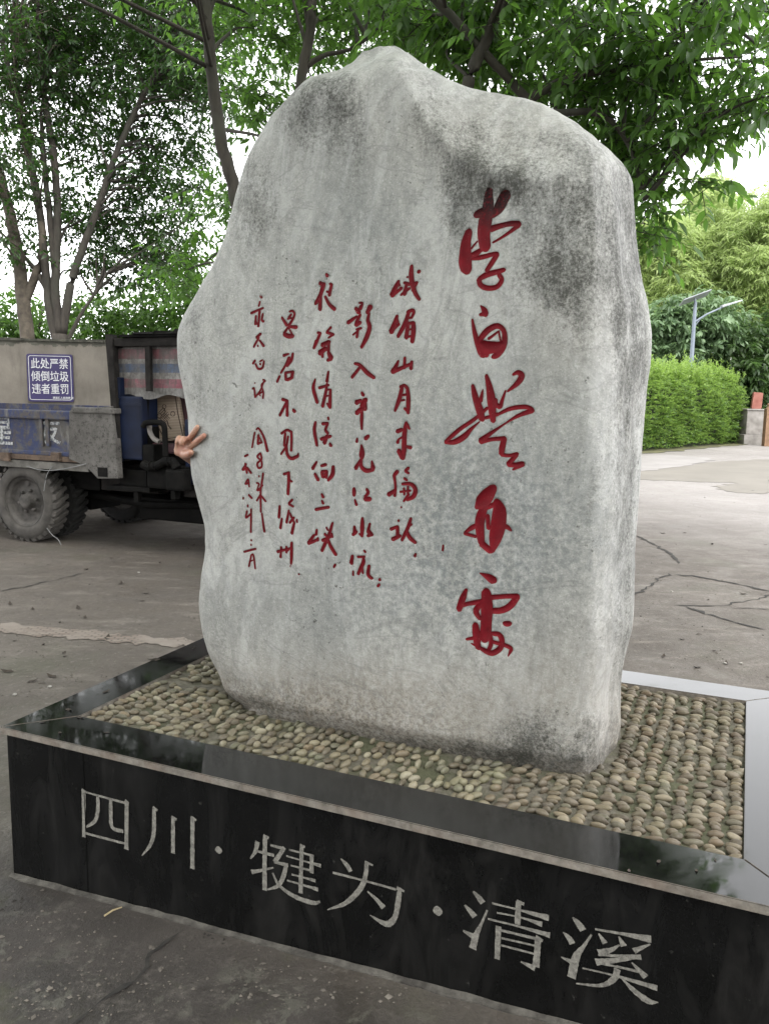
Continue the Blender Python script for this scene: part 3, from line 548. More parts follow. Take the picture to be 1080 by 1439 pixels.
stain_shade = blot([(650, 245, 26, 42, .75), (690, 248, 38, 22, .7), (735, 262, 50, 22, .4), (598, 175, 22, 30, .35), (445, 150, 30, 34, .55), (480, 150, 14, 46, .55), (420, 170, 16, 40, .4), (505, 190, 10, 60, .3),
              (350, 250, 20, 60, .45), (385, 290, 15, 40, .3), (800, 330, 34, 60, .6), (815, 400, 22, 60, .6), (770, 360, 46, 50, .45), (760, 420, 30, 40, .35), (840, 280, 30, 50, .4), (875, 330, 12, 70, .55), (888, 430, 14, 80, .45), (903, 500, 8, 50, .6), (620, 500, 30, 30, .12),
              (752, 1030, 34, 26, .8), (840, 1035, 30, 26, .45), (780, 1068, 90, 12, .7), (560, 1040, 120, 10, .35), (660, 1056, 90, 9, .45), (380, 1000, 50, 12, .4), (310, 880, 10, 60, .35), (630, 690, 24, 26, .35), (575, 650, 20, 30, .2), (280, 560, 14, 40, .3), (790, 700, 40, 120, .15), (835, 720, 16, 160, .2), (640, 320, 18, 50, .4), (270, 460, 20, 40, .3), (872, 560, 10, 160, .35), (885, 760, 9, 140, .35), (868, 930, 12, 90, .3), (895, 300, 10, 60, .5), (882, 560, 20, 300, .3), (700, 180, 60, 30, .3), (800, 205, 50, 22, .34), (610, 130, 26, 34, .22), (560, 100, 22, 24, .2), (455, 120, 12, 14, .5), (470, 200, 60, 50, .16), (345, 330, 18, 50, .28), (300, 420, 26, 30, .25), (285, 800, 8, 90, .3), (335, 980, 30, 22, .4)])  # the tall faint right-side blot paints shade; the others are stains
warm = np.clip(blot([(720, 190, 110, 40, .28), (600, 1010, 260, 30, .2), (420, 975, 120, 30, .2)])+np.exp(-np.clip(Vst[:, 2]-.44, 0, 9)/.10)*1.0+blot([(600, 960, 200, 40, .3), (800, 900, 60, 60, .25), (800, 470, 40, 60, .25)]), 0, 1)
blue = blot([(640, 700, 130, 110, .8), (560, 860, 140, 60, .4), (720, 800, 90, 110, .5), (500, 330, 90, 60, .3), (700, 300, 60, 40, .3)])
t = NT('weathered_marble'); st = t.attr('stain_shade'); wa = t.attr('warm'); bl = t.attr('blue')
n1 = t.noise(3.2, 6, .62); n2 = t.noise(55, 5, .75); n3 = t.noise(150, 4, .8); n4 = t.noise(9, 5, .65, (1.6, 1.6, .35)); n5 = t.noise(20, 6, .7, (1, 1, .25), .3)
n0 = t.noise(1.7, 7, .68, (1, 1, .7), .8)
c = t.ramp(n0, (.30, (.25, .252, .24)), (.47, (.335, .332, .312)), (.68, (.40, .394, .368)))
c = t.mix(t.ramp(t.noise(28, 6, .7, (1, 1, .3), .4), (.42, .35), (.58, 0.)), c, (.2, .203, .195))
c = t.mix(t.ramp(n2, (.36, .38), (.5, 0.)), c, (.17, .175, .172))
c = t.mix(t.ramp(n2, (.58, 0.), (.72, .4)), c, (.47, .472, .46))
ng = t.noise(210, 3, .85); c = t.mix(t.ramp(ng, (.36, .45), (.47, 0.)), c, (.16, .162, .157)); c = t.mix(t.ramp(ng, (.56, 0.), (.66, .5)), c, (.55, .55, .535))
vn = t.noise(1.5, 5, .6, (1.3, 1.3, .55), 2.2); c = t.mix(t.ramp(vn, (.44, 0.), (.5, .4), (.56, 0.)), c, (.46, .46, .45)); vn2 = t.noise(2.6, 6, .65, (1.5, 1.5, .35), 1.2); c = t.mix(t.ramp(vn2, (.475, 0.), (.5, .3), (.525, 0.)), c, (.16, .165, .162))
c = t.mix(t.math('MULTIPLY', bl, t.ramp(n2, (.4, .85), (.6, .1))), c, (.14, .153, .156))
c = t.mix(t.math('MULTIPLY', bl, t.ramp(n3, (.6, 0.), (.7, .6))), c, (.48, .485, .48))
c = t.mix(t.ramp(n4, (.56, 0.), (.74, .35)), c, (.13, .132, .12))
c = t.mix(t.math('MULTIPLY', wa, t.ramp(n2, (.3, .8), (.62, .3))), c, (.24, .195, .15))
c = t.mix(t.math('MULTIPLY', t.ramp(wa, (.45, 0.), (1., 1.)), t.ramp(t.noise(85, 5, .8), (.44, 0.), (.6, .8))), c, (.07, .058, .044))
nA = t.noise(16, 9, .78); nB = t.noise(130, 5, .8)
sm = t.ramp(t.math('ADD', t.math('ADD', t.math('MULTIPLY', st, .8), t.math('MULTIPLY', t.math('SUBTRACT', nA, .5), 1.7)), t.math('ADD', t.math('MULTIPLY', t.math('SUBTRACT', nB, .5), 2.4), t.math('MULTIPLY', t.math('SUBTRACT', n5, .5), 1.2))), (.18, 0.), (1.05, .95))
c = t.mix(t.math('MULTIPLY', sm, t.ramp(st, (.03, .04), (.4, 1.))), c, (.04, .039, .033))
sp1 = t.math('MULTIPLY', t.ramp(t.noise(70, 3, .7), (.62, 0.), (.69, 1.)), t.ramp(t.noise(4.5, 3), (.45, .05), (.62, .85)))
c = t.mix(sp1, c, (.05, .049, .042))
c = t.mix(t.ramp(t.noise(2.4, 6, .55, (1, 1, 1.6), 1.4), (.488, 0.), (.5, .32), (.512, 0.)), c, (.11, .112, .11))
t.set('Base Color', c).set('Roughness', t.ramp(n1, (.3, .55), (.7, .75))).set('Specular IOR Level', .35)
t.bump(t.math('ADD', t.math('MULTIPLY', n3, .6), n2), .28, .004); M_STONE = t.m
stone = tag(empty('standing_stone', mat=MAT_P), 'tall grey marble boulder carved with red calligraphy, standing on the pebble bed of the plinth', 'boulder')
npmesh('stone_body', Vst, Fst, M_STONE, stone, attrs={'stain_shade': stain_shade, 'warm': warm, 'blue': blue})
t = NT('red_paint'); n = t.noise(40, 5, .7); n_b = t.noise(160, 4, .7)
c = t.ramp(n, (.3, (.12, .003, .008)), (.7, (.21, .005, .012)))
sz = t.attr('worn'); c = t.mix(t.math('MULTIPLY', sz, t.ramp(n_b, (.3, .1), (.5, .97))), c, (.014, .007, .007))
c = t.mix(t.ramp(t.noise(210, 3, .8), (.66, 0.), (.72, .7)), c, (.3, .2, .19))
t.set('Base Color', c).set('Roughness', .6).set('Specular IOR Level', .15).bump(n_b, .25, .003); M_RED = t.m
for (size, ss), parts in zip(CH, carve_pts):
    V, Fq = join(parts)
    W_ = wldn(V); d_ = W_-CP; pv = 719.5-F_PX*(d_@UP)/(d_@FW)
    worn = np.where(size == 'large', .25+.75*np.clip((335-pv)/45, 0, 1), .3)
    npmesh('carved_character', V, Fq, M_RED, stone, attrs={'worn': worn})
stone_bvh = BVHTree.FromPolygons([tuple(p) for p in W_[:0]] or [tuple(p) for p in wldn(Vst)[::1]], [tuple(f) for f in Fst.tolist()])

# ---- pebbles set on edge in the bed
ico = bmesh.new(); bmesh.ops.create_icosphere(ico, subdivisions=3, radius=1); IV = np.array([v.co[:] for v in ico.verts]); IF = np.array([[v.index for v in f.verts] for f in ico.faces]); ico.free()
foot_row = int(np.argmin(abs(zz-.445))); FA, FC = A3[foot_row], C3[foot_row]
def inside(a, c, grow=.0):
    ca, cc = FA.mean(), FC.mean(); fa = ca+(FA-ca)*(1+grow); fc = cc+(FC-cc)*(1+grow*2); n_ = len(fa); r_ = False; j = n_-1
    for i in range(0, n_, 6):
        j_ = (i-6) % n_
        if ((fc[i] > c) != (fc[j_] > c)) and (a < (fa[j_]-fa[i])*(c-fc[i])/(fc[j_]-fc[i]+1e-12)+fa[i]): r_ = not r_
    return r_
Vs, Fs, Ts, o = [], [], [], 0
a_pos = BL+.022
pal = np.array([(.19, .165, .115), (.16, .138, .10), (.13, .112, .085), (.23, .205, .155), (.11, .09, .065), (.16, .125, .085), (.15, .145, .11), (.27, .25, .2)])
SP = []
def lay(a0, a1, pa, pc, ang, sa, jit):
    a_ = a0
    while a_ < a1:
        c_ = BF+.014+rng.uniform(0, pc*.6)
        while c_ < PD-BB-.012: SP.append((a_+rng.normal(0, jit), c_+rng.normal(0, jit*.5), rng.normal(ang, sa))); c_ += pc*rng.uniform(.88, 1.12)
        a_ += pa
lay(BL+.02, .46, .0405, .0235, .34, .2, .005)
lay(.47, 1.30, .0275, .040, 1.22, .24, .0045)
lay(1.31, 1.47, .036, .029, .75, .35, .006)
lay(1.485, PW-BR-.012, .0405, .0225, .03, .12, .0035)
for a, c_, ang in SP:
    for _ in range(1):
        rightness = sst(a, 1.25, 1.5)
        if inside(a, c_, .012): continue
        if rng.random() < .05: continue
        lx, ly, lz = np.clip(rng.normal(.0165, .003), .009, .022), np.clip(rng.normal(.0082, .0018), .005, .012), rng.uniform(.007, .0115)
        if .47 < a < 1.31: lx = np.clip(rng.normal(.0165, .0022), .010, .021); ly *= 1.05
        P = IV*np.array([lx, ly, lz]); P *= 1+.10*np.sin(IV[:, :1]*3+rng.uniform(0, 6))*np.cos(IV[:, 1:2]*2+rng.uniform(0, 6))
        tl = rng.normal(0, .18); P = np.c_[P[:, 0]*math.cos(tl)-P[:, 2]*math.sin(tl), P[:, 1], P[:, 0]*math.sin(tl)+P[:, 2]*math.cos(tl)]
        P = np.c_[P[:, 0]*math.cos(ang)-P[:, 1]*math.sin(ang), P[:, 0]*math.sin(ang)+P[:, 1]*math.cos(ang), P[:, 2]]
        P += (a, c_, BEDZ+rng.uniform(-.001, .004))
        P[:, 0] = np.clip(P[:, 0], BL+.003, PW-BR-.003); P[:, 1] = np.clip(P[:, 1], BF+.003, PD-BB-.003)
        Vs.append(P); Fs.append(IF+o); o += len(P)
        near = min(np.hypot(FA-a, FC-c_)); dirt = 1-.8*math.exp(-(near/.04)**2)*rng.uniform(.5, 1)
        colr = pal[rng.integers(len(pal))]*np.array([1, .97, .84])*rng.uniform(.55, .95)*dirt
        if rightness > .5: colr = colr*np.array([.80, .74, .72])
        Ts.append(np.repeat(colr[None], len(P), 0))
t = NT('river_pebble'); col = t.attr('tone', 'Color'); n = t.noise(70, 4, .7)
c = t.mix(t.ramp(n, (.35, .4), (.6, 0.)), col, (.15, .13, .1)); c = t.mix(t.ramp(t.noise(5, 5, .7), (.52, 0.), (.68, .45)), c, (.09, .1, .04))
t.set('Base Color', c).set('Roughness', .6).bump(n, .15, .003); M_PEB = t.m
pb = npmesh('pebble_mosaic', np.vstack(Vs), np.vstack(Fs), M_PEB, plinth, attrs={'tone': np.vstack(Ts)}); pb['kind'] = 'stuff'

# ================================================================== FOLIAGE TOOLS
def leaf_mat(name, c1, c2, tr, rough=.42, trans=.35):
    t = NT(name); tone = t.attr('tint')
    c = t.mix(tone, c1, c2); t.set('Base Color', c).set('Roughness', rough).set('Specular IOR Level', .4)
    tb = t.n.new('ShaderNodeBsdfTranslucent'); t.put(tb.inputs['Color'], t.mix(tone, tr, tuple(min(1, x*1.35) for x in tr)))
    mx = t.n.new('ShaderNodeMixShader'); mx.inputs[0].default_value = trans
    t.l.new(t.b.outputs[0], mx.inputs[1]); t.l.new(tb.outputs[0], mx.inputs[2]); t.l.new(mx.outputs[0], t.out.inputs['Surface']); return t.m
def norm(x): return x/(np.linalg.norm(x, axis=-1, keepdims=True)+1e-12)
def leaf_mesh(base, dirs, up, L, Wd, tint, droop=.12, simple_=False):
    n = len(base); side = norm(np.cross(dirs, up)); nrm = norm(np.cross(side, dirs)); L = np.asarray(L).reshape(-1, 1); Wd = np.asarray(Wd).reshape(-1, 1)
    def pt(x, y, z): return base+dirs*L*x+side*Wd*y+nrm*L*z
    if simple_:
        P = np.stack([pt(0, 0, 0), pt(.45, .5, .03), pt(1, 0, -droop), pt(.45, -.5, .03)], 1); F0 = np.array([(0, 1, 2), (0, 2, 3)])
    else:
        P = np.stack([pt(0, 0, 0), pt(.3, .42, .05), pt(.62, .42, .0), pt(1, 0, -droop*1.6), pt(.62, -.42, .0), pt(.3, -.42, .05), pt(.3, 0, 0), pt(.62, 0, -.05)], 1)
        F0 = np.array([(0, 1, 6), (1, 2, 7), (1, 7, 6), (2, 3, 7), (0, 6, 5), (6, 7, 4), (6, 4, 5), (7, 3, 4)])
    k = P.shape[1]; Fq = (F0[None]+np.arange(n)[:, None, None]*k).reshape(-1, 3)
    return P.reshape(-1, 3), Fq, np.repeat(tint, k)
def sprays(C, n, twig, L, Wd, seed, down=.35, spread=.8, out=None, simple_=False, tint0=None):
    """leafy twigs at the points C, n leaves along each"""
    r = np.random.default_rng(seed); m = len(C); d = r.normal(0, 1, (m, 3)); d[:, 2] = d[:, 2]*.45-down*.6
    if out is not None: d = d+out
    d = norm(d); s_ = norm(np.cross(d, np.array([0, 0, 1.])+r.normal(0, .25, (m, 3))))
    k = np.tile(np.arange(n), (m, 1)); f = (k+.5)/n; sg = np.where(k % 2 == 0, 1, -1)[..., None]
    tw = twig*r.uniform(.7, 1.25, (m, 1))
    base = C[:, None]+d[:, None]*(tw*f)[..., None]; base[..., 2] -= .18*tw*f*f
    ld = norm(d[:, None]*.55+s_[:, None]*sg*spread+r.normal(0, .28, (m, n, 3))-np.array([0, 0, down])); last = k == n-1
    ld[last] = norm(d+r.normal(0, .2, (m, 3))-np.array([0, 0, down]))
    up = norm(np.array([0, 0, 1.])+r.normal(0, .38, (m, n, 3)))
    sz = r.uniform(.65, 1.2, (m, n))*r.uniform(.85, 1.15, (m, 1)); ti = np.clip(r.normal(.45, .2, (m, n))+r.normal(0, .14, (m, 1))+(0 if tint0 is None else tint0[:, None]), 0, 1)
    V, Fq, T = leaf_mesh(base.reshape(-1, 3), ld.reshape(-1, 3), up.reshape(-1, 3), (sz*L).ravel(), (sz*Wd).ravel(), ti.ravel(), simple_=simple_)
    return V, Fq, T, (C, d, tw)
def twig_mesh(C, d, tw, r0=.004):
    m = len(C); P = [C-d*.12, C+d*tw*.5-np.array([0, 0, 1])*.045*tw, C+d*tw-np.array([0, 0, 1])*.18*tw]; s_ = norm(np.cross(d, [0, 0, 1.])); q = np.cross(d, s_); V = []
    for p, r_ in zip(P, (r0, r0*.8, r0*.3)):
        for a in (0, 2.1, 4.2): V.append(p+(s_*math.cos(a)+q*math.sin(a))*r_)
    V = np.stack(V, 1); F0 = [(i*3+j, i*3+(j+1) % 3, (i+1)*3+(j+1) % 3, (i+1)*3+j) for i in range(2) for j in range(3)]
    return V.reshape(-1, 3), (np.array(F0)[None]+np.arange(m)[:, None, None]*9).reshape(-1, 4)
def blob_points(blobs, seed, gap=.0, gscale=1.6):
    r = np.random.default_rng(seed); out = []
    for b_ in blobs:
        u, v, dep, ru, rv, rd, n = b_; c = on_y(u, v, dep); s_ = dep/F_PX
        q = norm(r.normal(0, 1, (n*2, 3)))*(r.uniform(0, 1, (n*2, 1))**.42); p = c+q*np.array([ru*s_, rd, rv*s_])
        keep = np.array([noise.noise(tuple(x*gscale)) > gap-.25+r.uniform(-.12, .12) for x in p]); out.append(p[keep][:n])
    return np.vstack(out) if out else np.zeros((0, 3))
M_BARK = NT('tree_bark'); t = M_BARK; n = t.noise(14, 6, .7, (1, 1, .25)); n2 = t.noise(3, 4)
t.set('Base Color', t.mix(t.ramp(n2, (.45, 0.), (.65, .6)), t.ramp(n, (.3, (.018, .015, .012)), (.7, (.055, .046, .037))), (.04, .042, .03))).set('Roughness', .9).bump(n, .5, .01); M_BARK = t.m
M_PALEBARK = simple('pale_bark', (.07, .056, .042), (.16, .133, .1), 9, .9, bump=.3)
def tubes(name, paths, m, parent, seg=9, wob=.012, seed=1):
    r = np.random.default_rng(seed); mb = MB()
    for pts, r0, r1 in paths:
        C = crom(np.array(pts), 6); C[1:-1] += r.normal(0, wob, (len(C)-2, 3))*r0*5; mb.tube(C, list(np.linspace(r0, r1, len(C))), seg)
    return mb.build(name, m, parent, smooth=True)
def P_(dep, *uv): return [on_y(u, v, dep) for u, v in uv]
def limb_to(stems, C, n, seed, r0=.022):
    """side branches from the stems out to the leafy twigs"""
    r = np.random.default_rng(seed); S_ = np.vstack([crom(np.array(p), 6) for p, a, b in stems]); out = []
    for c_ in C[r.choice(len(C), min(n, len(C)), replace=False)]:
        d = np.linalg.norm(S_-c_-np.array([0, 0, -.5]), axis=1)+np.where(S_[:, 2] > c_[2]+.1, 3, 0); s_ = S_[int(np.argmin(d))]
        if np.linalg.norm(s_-c_) > 3.2: continue
        mid_ = s_*.5+c_*.5+np.array([0, 0, .12])+r.normal(0, .08, 3); out.append(([s_, mid_, c_], r0, .005))
    return out
def make_tree(name, label, base, stems, blobs, seed, leaf, mat, group=None, gap=0., n=9, twig=.34, down=.35, twigs=True, limbs=60, bark=None, simple_=False, extra=None, gscale=1.6, cat='tree', limb_r=.022, spread=.8):
    root = tag(empty(name, tuple(base)), label, cat, group); inv = -np.asarray(base)
    C = blob_points(blobs, seed, gap, gscale)
    if extra is not None: C = np.vstack([C, extra])
    V, Fq, T, tw = sprays(C, n, twig, leaf[0], leaf[1], seed+1, down, simple_=simple_, spread=spread)
    npmesh('crown', V+inv, Fq, mat, root, smooth=False, attrs={'tint': T})
    if stems:
        tubes('trunk', [([q+inv for q in map(np.asarray, p)], a, b) for p, a, b in stems], bark or M_BARK, root, 10, seed=seed)
        if limbs: tubes('branches', [([q+inv for q in p], a, b) for p, a, b in limb_to(stems, C, limbs, seed+3, limb_r)], bark or M_BARK, root, 6, seed=seed)
    if twigs:
        V, Fq = twig_mesh(*tw); npmesh('twigs', V+inv, Fq, bark or M_BARK, root, smooth=False)
    return root

# ================================================================== WALL, NOTICE SIGN
t = NT('stained_cement'); n = t.noise(1.6, 6, .65); n2 = t.noise(4, 5, .7, (1, 1, .25)); pz = t.n.new('ShaderNodeSeparateXYZ'); t.l.new(t.tc.outputs['Object'], pz.inputs[0])
c = t.ramp(n, (.3, (.085, .075, .063)), (.7, (.16, .143, .122)))
c = t.mix(t.ramp(n2, (.5, 0.), (.7, .7)), c, (.075, .067, .056))
topm = t.ramp(t.math('ADD', pz.outputs[2], t.math('MULTIPLY', t.math('SUBTRACT', t.noise(7, 4), .5), .35)), (.0, 0.), (1., 0.)) if False else t.math('GREATER_THAN', t.math('ADD', pz.outputs[2], t.math('MULTIPLY', t.math('SUBTRACT', t.noise(9, 5, .7), .5), .3)), 1.93)
c = t.mix(t.math('MULTIPLY', topm, .8), c, (.045, .045, .035))
t.set('Base Color', c).set('Roughness', .92).bump(t.noise(30, 4), .3, .01); M_WALL = t.m
W0 = on_y(-60, 600, 11.0); wd = np.array([math.cos(.13), math.sin(.13), 0]); wn_ = np.array([-wd[1], wd[0], 0])
def wmat(o): return Matrix(((wd[0], wn_[0], 0, o[0]), (wd[1], wn_[1], 0, o[1]), (0, 0, 1, o[2]), (0, 0, 0, 1)))
wall = tag(empty('cement_wall', mat=wmat((W0[0], W0[1], 0))), 'stained grey cement wall running behind the dump truck', 'wall')
b = MB(); b.box(-6, 7.5, 0, .24, -.1, 1.975); b.build('wall_body', M_WALL, wall)
b = MB()
for k in range(80): b.box(-6+k*.168, -6+(k+1)*.168-.004, -.02+rng.uniform(-.008, .008), .26, 1.977, 2.0+rng.uniform(0, .016))
b.build('coping', simple('mossy_coping', (.03, .03, .022), (.12, .115, .09), 12, .95), wall)
def on_wall(u, v, off=0.):
    d = ray(u, v); o = CP-np.array([W0[0], W0[1], 0]); tt = (off-o@wn_)/(d@wn_); p = o+d*tt; return p@wd, p[2]
def text_mesh(body, size, name, m, parent, M, weight=0., sx=1., space=1.):
    cu = bpy.data.curves.new(name, 'FONT'); cu.body = body; cu.size = size; cu.align_x = 'CENTER'; cu.align_y = 'CENTER'; cu.offset = weight; cu.extrude = .0008; cu.resolution_u = 3; cu.space_character = space
    o = bpy.data.objects.new(name, cu); COL.objects.link(o); dg = bpy.context.evaluated_depsgraph_get()
    me = bpy.data.meshes.new_from_object(o.evaluated_get(dg)); bpy.data.objects.remove(o); bpy.data.curves.remove(cu)
    me.transform(M @ Matrix.Diagonal((sx, 1, 1, 1))); me.name = name; return link(name, me, m, parent)
def round_rect(x0, x1, z0, z1, r, n=5):
    out = []
    for cx, cz, a0 in ((x1-r, z1-r, 0), (x0+r, z1-r, 90), (x0+r, z0+r, 180), (x1-r, z0+r, 270)):
        for k in range(n+1): a = math.radians(a0+90*k/n); out.append((cx+r*math.cos(a), cz+r*math.sin(a)))
    return out
x0, z1 = on_wall(38, 497); x1, z0 = on_wall(105, 565); SW, SH = x1-x0, z1-z0
pos = np.array([W0[0], W0[1], 0])+wd*(x0+x1)/2-wn_*.03+np.array([0, 0, (z0+z1)/2])
sign = tag(empty('notice_sign', mat=wmat(pos)), 'purple no-dumping notice with white Chinese writing fixed to the cement wall', 'sign')
M_PUR = simple('purple_enamel', (.022, .014, .085), (.032, .02, .11), 4, .4); M_WHITE = simple('white_lettering', (.6, .6, .62), (.75, .75, .76), 20, .5)
b = MB(); b.prism(round_rect(-SW/2, SW/2, -SH/2, SH/2, .03), 0, .025); b.build('panel', M_PUR, sign)
o_ = round_rect(-SW/2+.022, SW/2-.022, -SH/2+.022, SH/2-.022, .03); i_ = round_rect(-SW/2+.029, SW/2-.029, -SH/2+.029, SH/2-.029, .025); nn = len(o_)
npmesh('border_line', [(x, -.003, z) for x, z in o_+i_], [(k, (k+1) % nn, nn+(k+1) % nn, nn+k) for k in range(nn)], M_WHITE, sign, smooth=False)
TX = Matrix.Rotation(math.pi/2, 4, 'X')
for k, line in enumerate(('此处严禁', '倾倒垃圾', '违者重罚')):
    text_mesh(line, SH*.232, 'lettering', M_WHITE, sign, Matrix.Translation((-.002, -.002, SH*(.285-.265*k))) @ TX, .0009, SW*.205/(SH*.232))
text_mesh('清溪镇人民政府 宣', SH*.052, 'small_lettering', M_WHITE, sign, Matrix.Translation((SW*.27, -.002, -SH*.418)) @ TX, .0006)

# ================================================================== DUMP TRUCK
TO = np.array([-3.233, 7.409, 0.])
TM = Matrix(((EX[0], EY[0], 0, TO[0]), (EX[1], EY[1], 0, TO[1]), (0, 0, 1, 0), (0, 0, 0, 1)))
def tq(u, v, q=0.):
    d = ray(u, v); o = CP-TO; tt = (q-o@EY)/(d@EY); p = o+d*tt; return p@EX, p[2]
def pbox(mb, u0, v0, u1, v1, q0, q1, bevel=.006):
    (s0, za), (s1, zb) = tq(u0, (v0+v1)/2, q0), tq(u1, (v0+v1)/2, q0); um = (u0+u1)/2; z0_, z1_ = tq(um, v1, q0)[1], tq(um, v0, q0)[1]
    return mb.box(s0, s1, q0, q1, z0_, z1_, bevel)
t = NT('rusty_blue_paint'); n = t.noise(2.6, 6, .7, dist=.5); n2 = t.noise(16, 6, .75); n3 = t.noise(6, 5, .7, (1, 1, .3))
c = t.ramp(t.noise(3, 3), (.3, (.006, .011, .043)), (.7, (.011, .022, .075)))
c = t.mix(t.ramp(t.noise(10, 6, .75, (1, 1, .22)), (.5, 0.), (.62, .8)), c, (.035, .026, .022))
c = t.mix(t.ramp(n, (.5, 0.), (.6, 1.)), c, (.06, .056, .052)); c = t.mix(t.ramp(n2, (.5, 0.), (.6, .9)), c, (.05, .04, .034)); c = t.mix(t.ramp(n3, (.56, 0.), (.66, .85)), c, (.13, .122, .112))
t.set('Base Color', c).set('Roughness', .75).bump(n2, .5, .01); M_BLUEP = t.m
t = NT('muddy_grey_metal'); n = t.noise(5, 6, .75); n2 = t.noise(24, 6, .8)
c = t.ramp(n, (.35, (.045, .041, .037)), (.65, (.105, .098, .09))); c = t.mix(t.ramp(n2, (.52, 0.), (.6, .9)), c, (.024, .02, .018))
t.set('Base Color', c).set('Roughness', .85).bump(n2, .6, .012); M_MUD = t.m
M_RUST = simple('rust_rail', (.07, .045, .032), (.17, .115, .08), 18, .9, bump=.4)
M_RAIL = simple('pale_dirty_rail', (.09, .083, .073), (.21, .196, .176), 10, .85, bump=.3)
M_BLK = simple('greasy_black_metal', (.003, .003, .003), (.010, .009, .008), 14, .8, bump=.2, spec=.1)
M_BLK2 = simple('dull_iron', (.010, .009, .008), (.034, .03, .028), 12, .85, bump=.2, spec=.15)
M_TANK = simple('navy_panel', (.003, .006, .02), (.006, .014, .045), 5, .6, spec=.2)
M_TYRE = simple('dusty_tyre', (.05, .045, .04), (.115, .104, .093), 9, .95, bump=.3); M_TYRE_D = simple('dark_tyre', (.008, .0075, .007), (.025, .023, .021), 9, .95, bump=.3)
M_RIM = simple('dusty_rim', (.04, .036, .032), (.12, .108, .098), 12, .85, bump=.3)
truck = tag(empty('dump_truck', mat=TM), 'battered blue farm dump truck with muddy bed parked before the cement wall', 'truck')
bed = MB(); pbox(bed, -210, 577, 158, 640, 0, .05); (s_a, _), (s_b, _) = tq(-210, 600), tq(150, 600); zb0, zb1 = tq(80, 646)[1], tq(80, 576)[1]
bed.box(s_a, s_b, .05, 1.66, zb0, zb0+.05); bed.box(s_a, s_b, 1.62, 1.67, zb0+.051, zb1); bed.box(s_b-.05, s_b, .051, 1.619, zb0+.051, zb1); bed.box(s_a, s_a+.05, .051, 1.619, zb0+.051, zb1)
bedo = bed.build('cargo_bed', M_BLUEP, truck)
b = MB(); pbox(b, -212, 573, 100, 585, -.035, .055, .012); b.build('bed_rim', M_BLUEP, bedo)
b = MB()
for u in (-120, -40, 57, 66): pbox(b, u-2.2, 586, u+2.2, 627, -.025, -.001, .006)
pbox(b, -212, 627, 100, 633, -.03, -.001, .008); b.build('stiffener', M_BLUEP, bedo)
b = MB(); pbox(b, -212, 634, 132, 641, -.03, .0, .004)
for u in (6, 77): pbox(b, u-6, 636, u+6, 648, -.06, -.031, .006)
b.build('rust_rail', M_RUST, bedo)
b = MB(); pbox(b, -212, 642, 124, 652, -.02, .06, .004); b.build('lower_rail', M_RAIL, bedo)
P = [tq(u, v, -.03) for u, v in ((99, 577), (158, 570.5), (164, 620), (168, 672.5), (139, 672.5), (122, 653), (99, 645))]
b = MB(); b.prism(P, -.045, .02, .008); b.build('corner_plate', M_MUD, bedo)
b = MB(); pbox(b, 137.5, 657, 151, 670, -.049, -.045, 0); b.build('socket_hole', M_BLK, bedo)
b = MB(); pbox(b, 100, 573, 160, 581, -.06, .055, .012); b.build('muddy_lip', M_MUD, bedo)
for (u, v), ch, sz in (((3, 608), '星', .26), ((71, 608), '友', .22)):
    s_, z_ = tq(u, v, 0); text_mesh(ch, sz*1.1, 'lettering', simple('faded_white_paint', (.12, .13, .15), (.5, .5, .5), 40, .8, lo=.42, hi=.55), bedo, Matrix.Translation((s_, -.003, z_)) @ TX, .004)
def wheel(s_, q, m, rad=.368, name='wheel'):
    w = MB(); R_ = rad; wd_ = .19
    prof = [(R_*.60, .035), (R_*.63, .012), (R_*.72, .0), (R_*.84, .004), (R_*.915, .022), (R_*.93, .03), (R_*.945, .06), (R_*.95, wd_/2), (R_*.945, wd_-.06), (R_*.93, wd_-.03), (R_*.84, wd_-.004), (R_*.72, wd_), (R_*.60, wd_-.035), (R_*.6, .035)]
    w.lathe(prof, 64)
    for k in range(30):
        a = 2*math.pi*k/30; ca, sa = math.cos(a), math.sin(a)
        for side in (0, 1):
            a2 = a+(.104 if side else 0); ca, sa = math.cos(a2), math.sin(a2); y0_, y1_ = (.012, wd_*.56) if side == 0 else (wd_*.44, wd_-.012)
            pts = []
            for rr, hw in ((R_*.915, .024), (R_, .017)):
                for y in (y0_, y1_):
                    for sg in (-1, 1): sh = .02*(1 if y > wd_/2 else -1); tx, tz = -sa, ca; pts.append((ca*rr+tx*(sg*hw+sh), y+(.012 if (rr == R_ and y == y0_ and side == 0) else 0), sa*rr+tz*(sg*hw+sh)))
            w.hull(pts, [(0, 1, 3, 2), (4, 6, 7, 5), (0, 4, 5, 1), (2, 3, 7, 6), (0, 2, 6, 4), (1, 5, 7, 3)])
    root = w.build(name, m, truck, smooth=False); root.location = (s_, q, rad)
    for f in root.data.polygons: f.use_smooth = len(f.vertices) == 4 and f.index < 64*13
    rm = MB(); rm.lathe([(R_*.62, .012), (R_*.615, .03), (R_*.56, .035), (R_*.53, .06), (R_*.5, .085), (R_*.36, .095), (R_*.30, .075), (R_*.20, .07), (R_*.17, .05), (R_*.17, .02), (R_*.12, .012), (.001, .012)], 40)
    for k in range(6):
        a = 2*math.pi*k/6+.2; rm.lathe([(.0, .045), (.016, .045), (.016, .07)], 6, c=(math.cos(a)*R_*.27, 0, math.sin(a)*R_*.27))
        rm.lathe([(.0, .0855), (.03, .0855)], 8, c=(math.cos(a+.5)*R_*.44, 0, math.sin(a+.5)*R_*.44))
    rm.build('rim', M_RIM, root, smooth=True); return root
wheel(0, 0, M_TYRE); wheel(0, .24, M_TYRE_D); wheel(0, 1.25, M_TYRE_D); wheel(0, 1.48, M_TYRE_D)
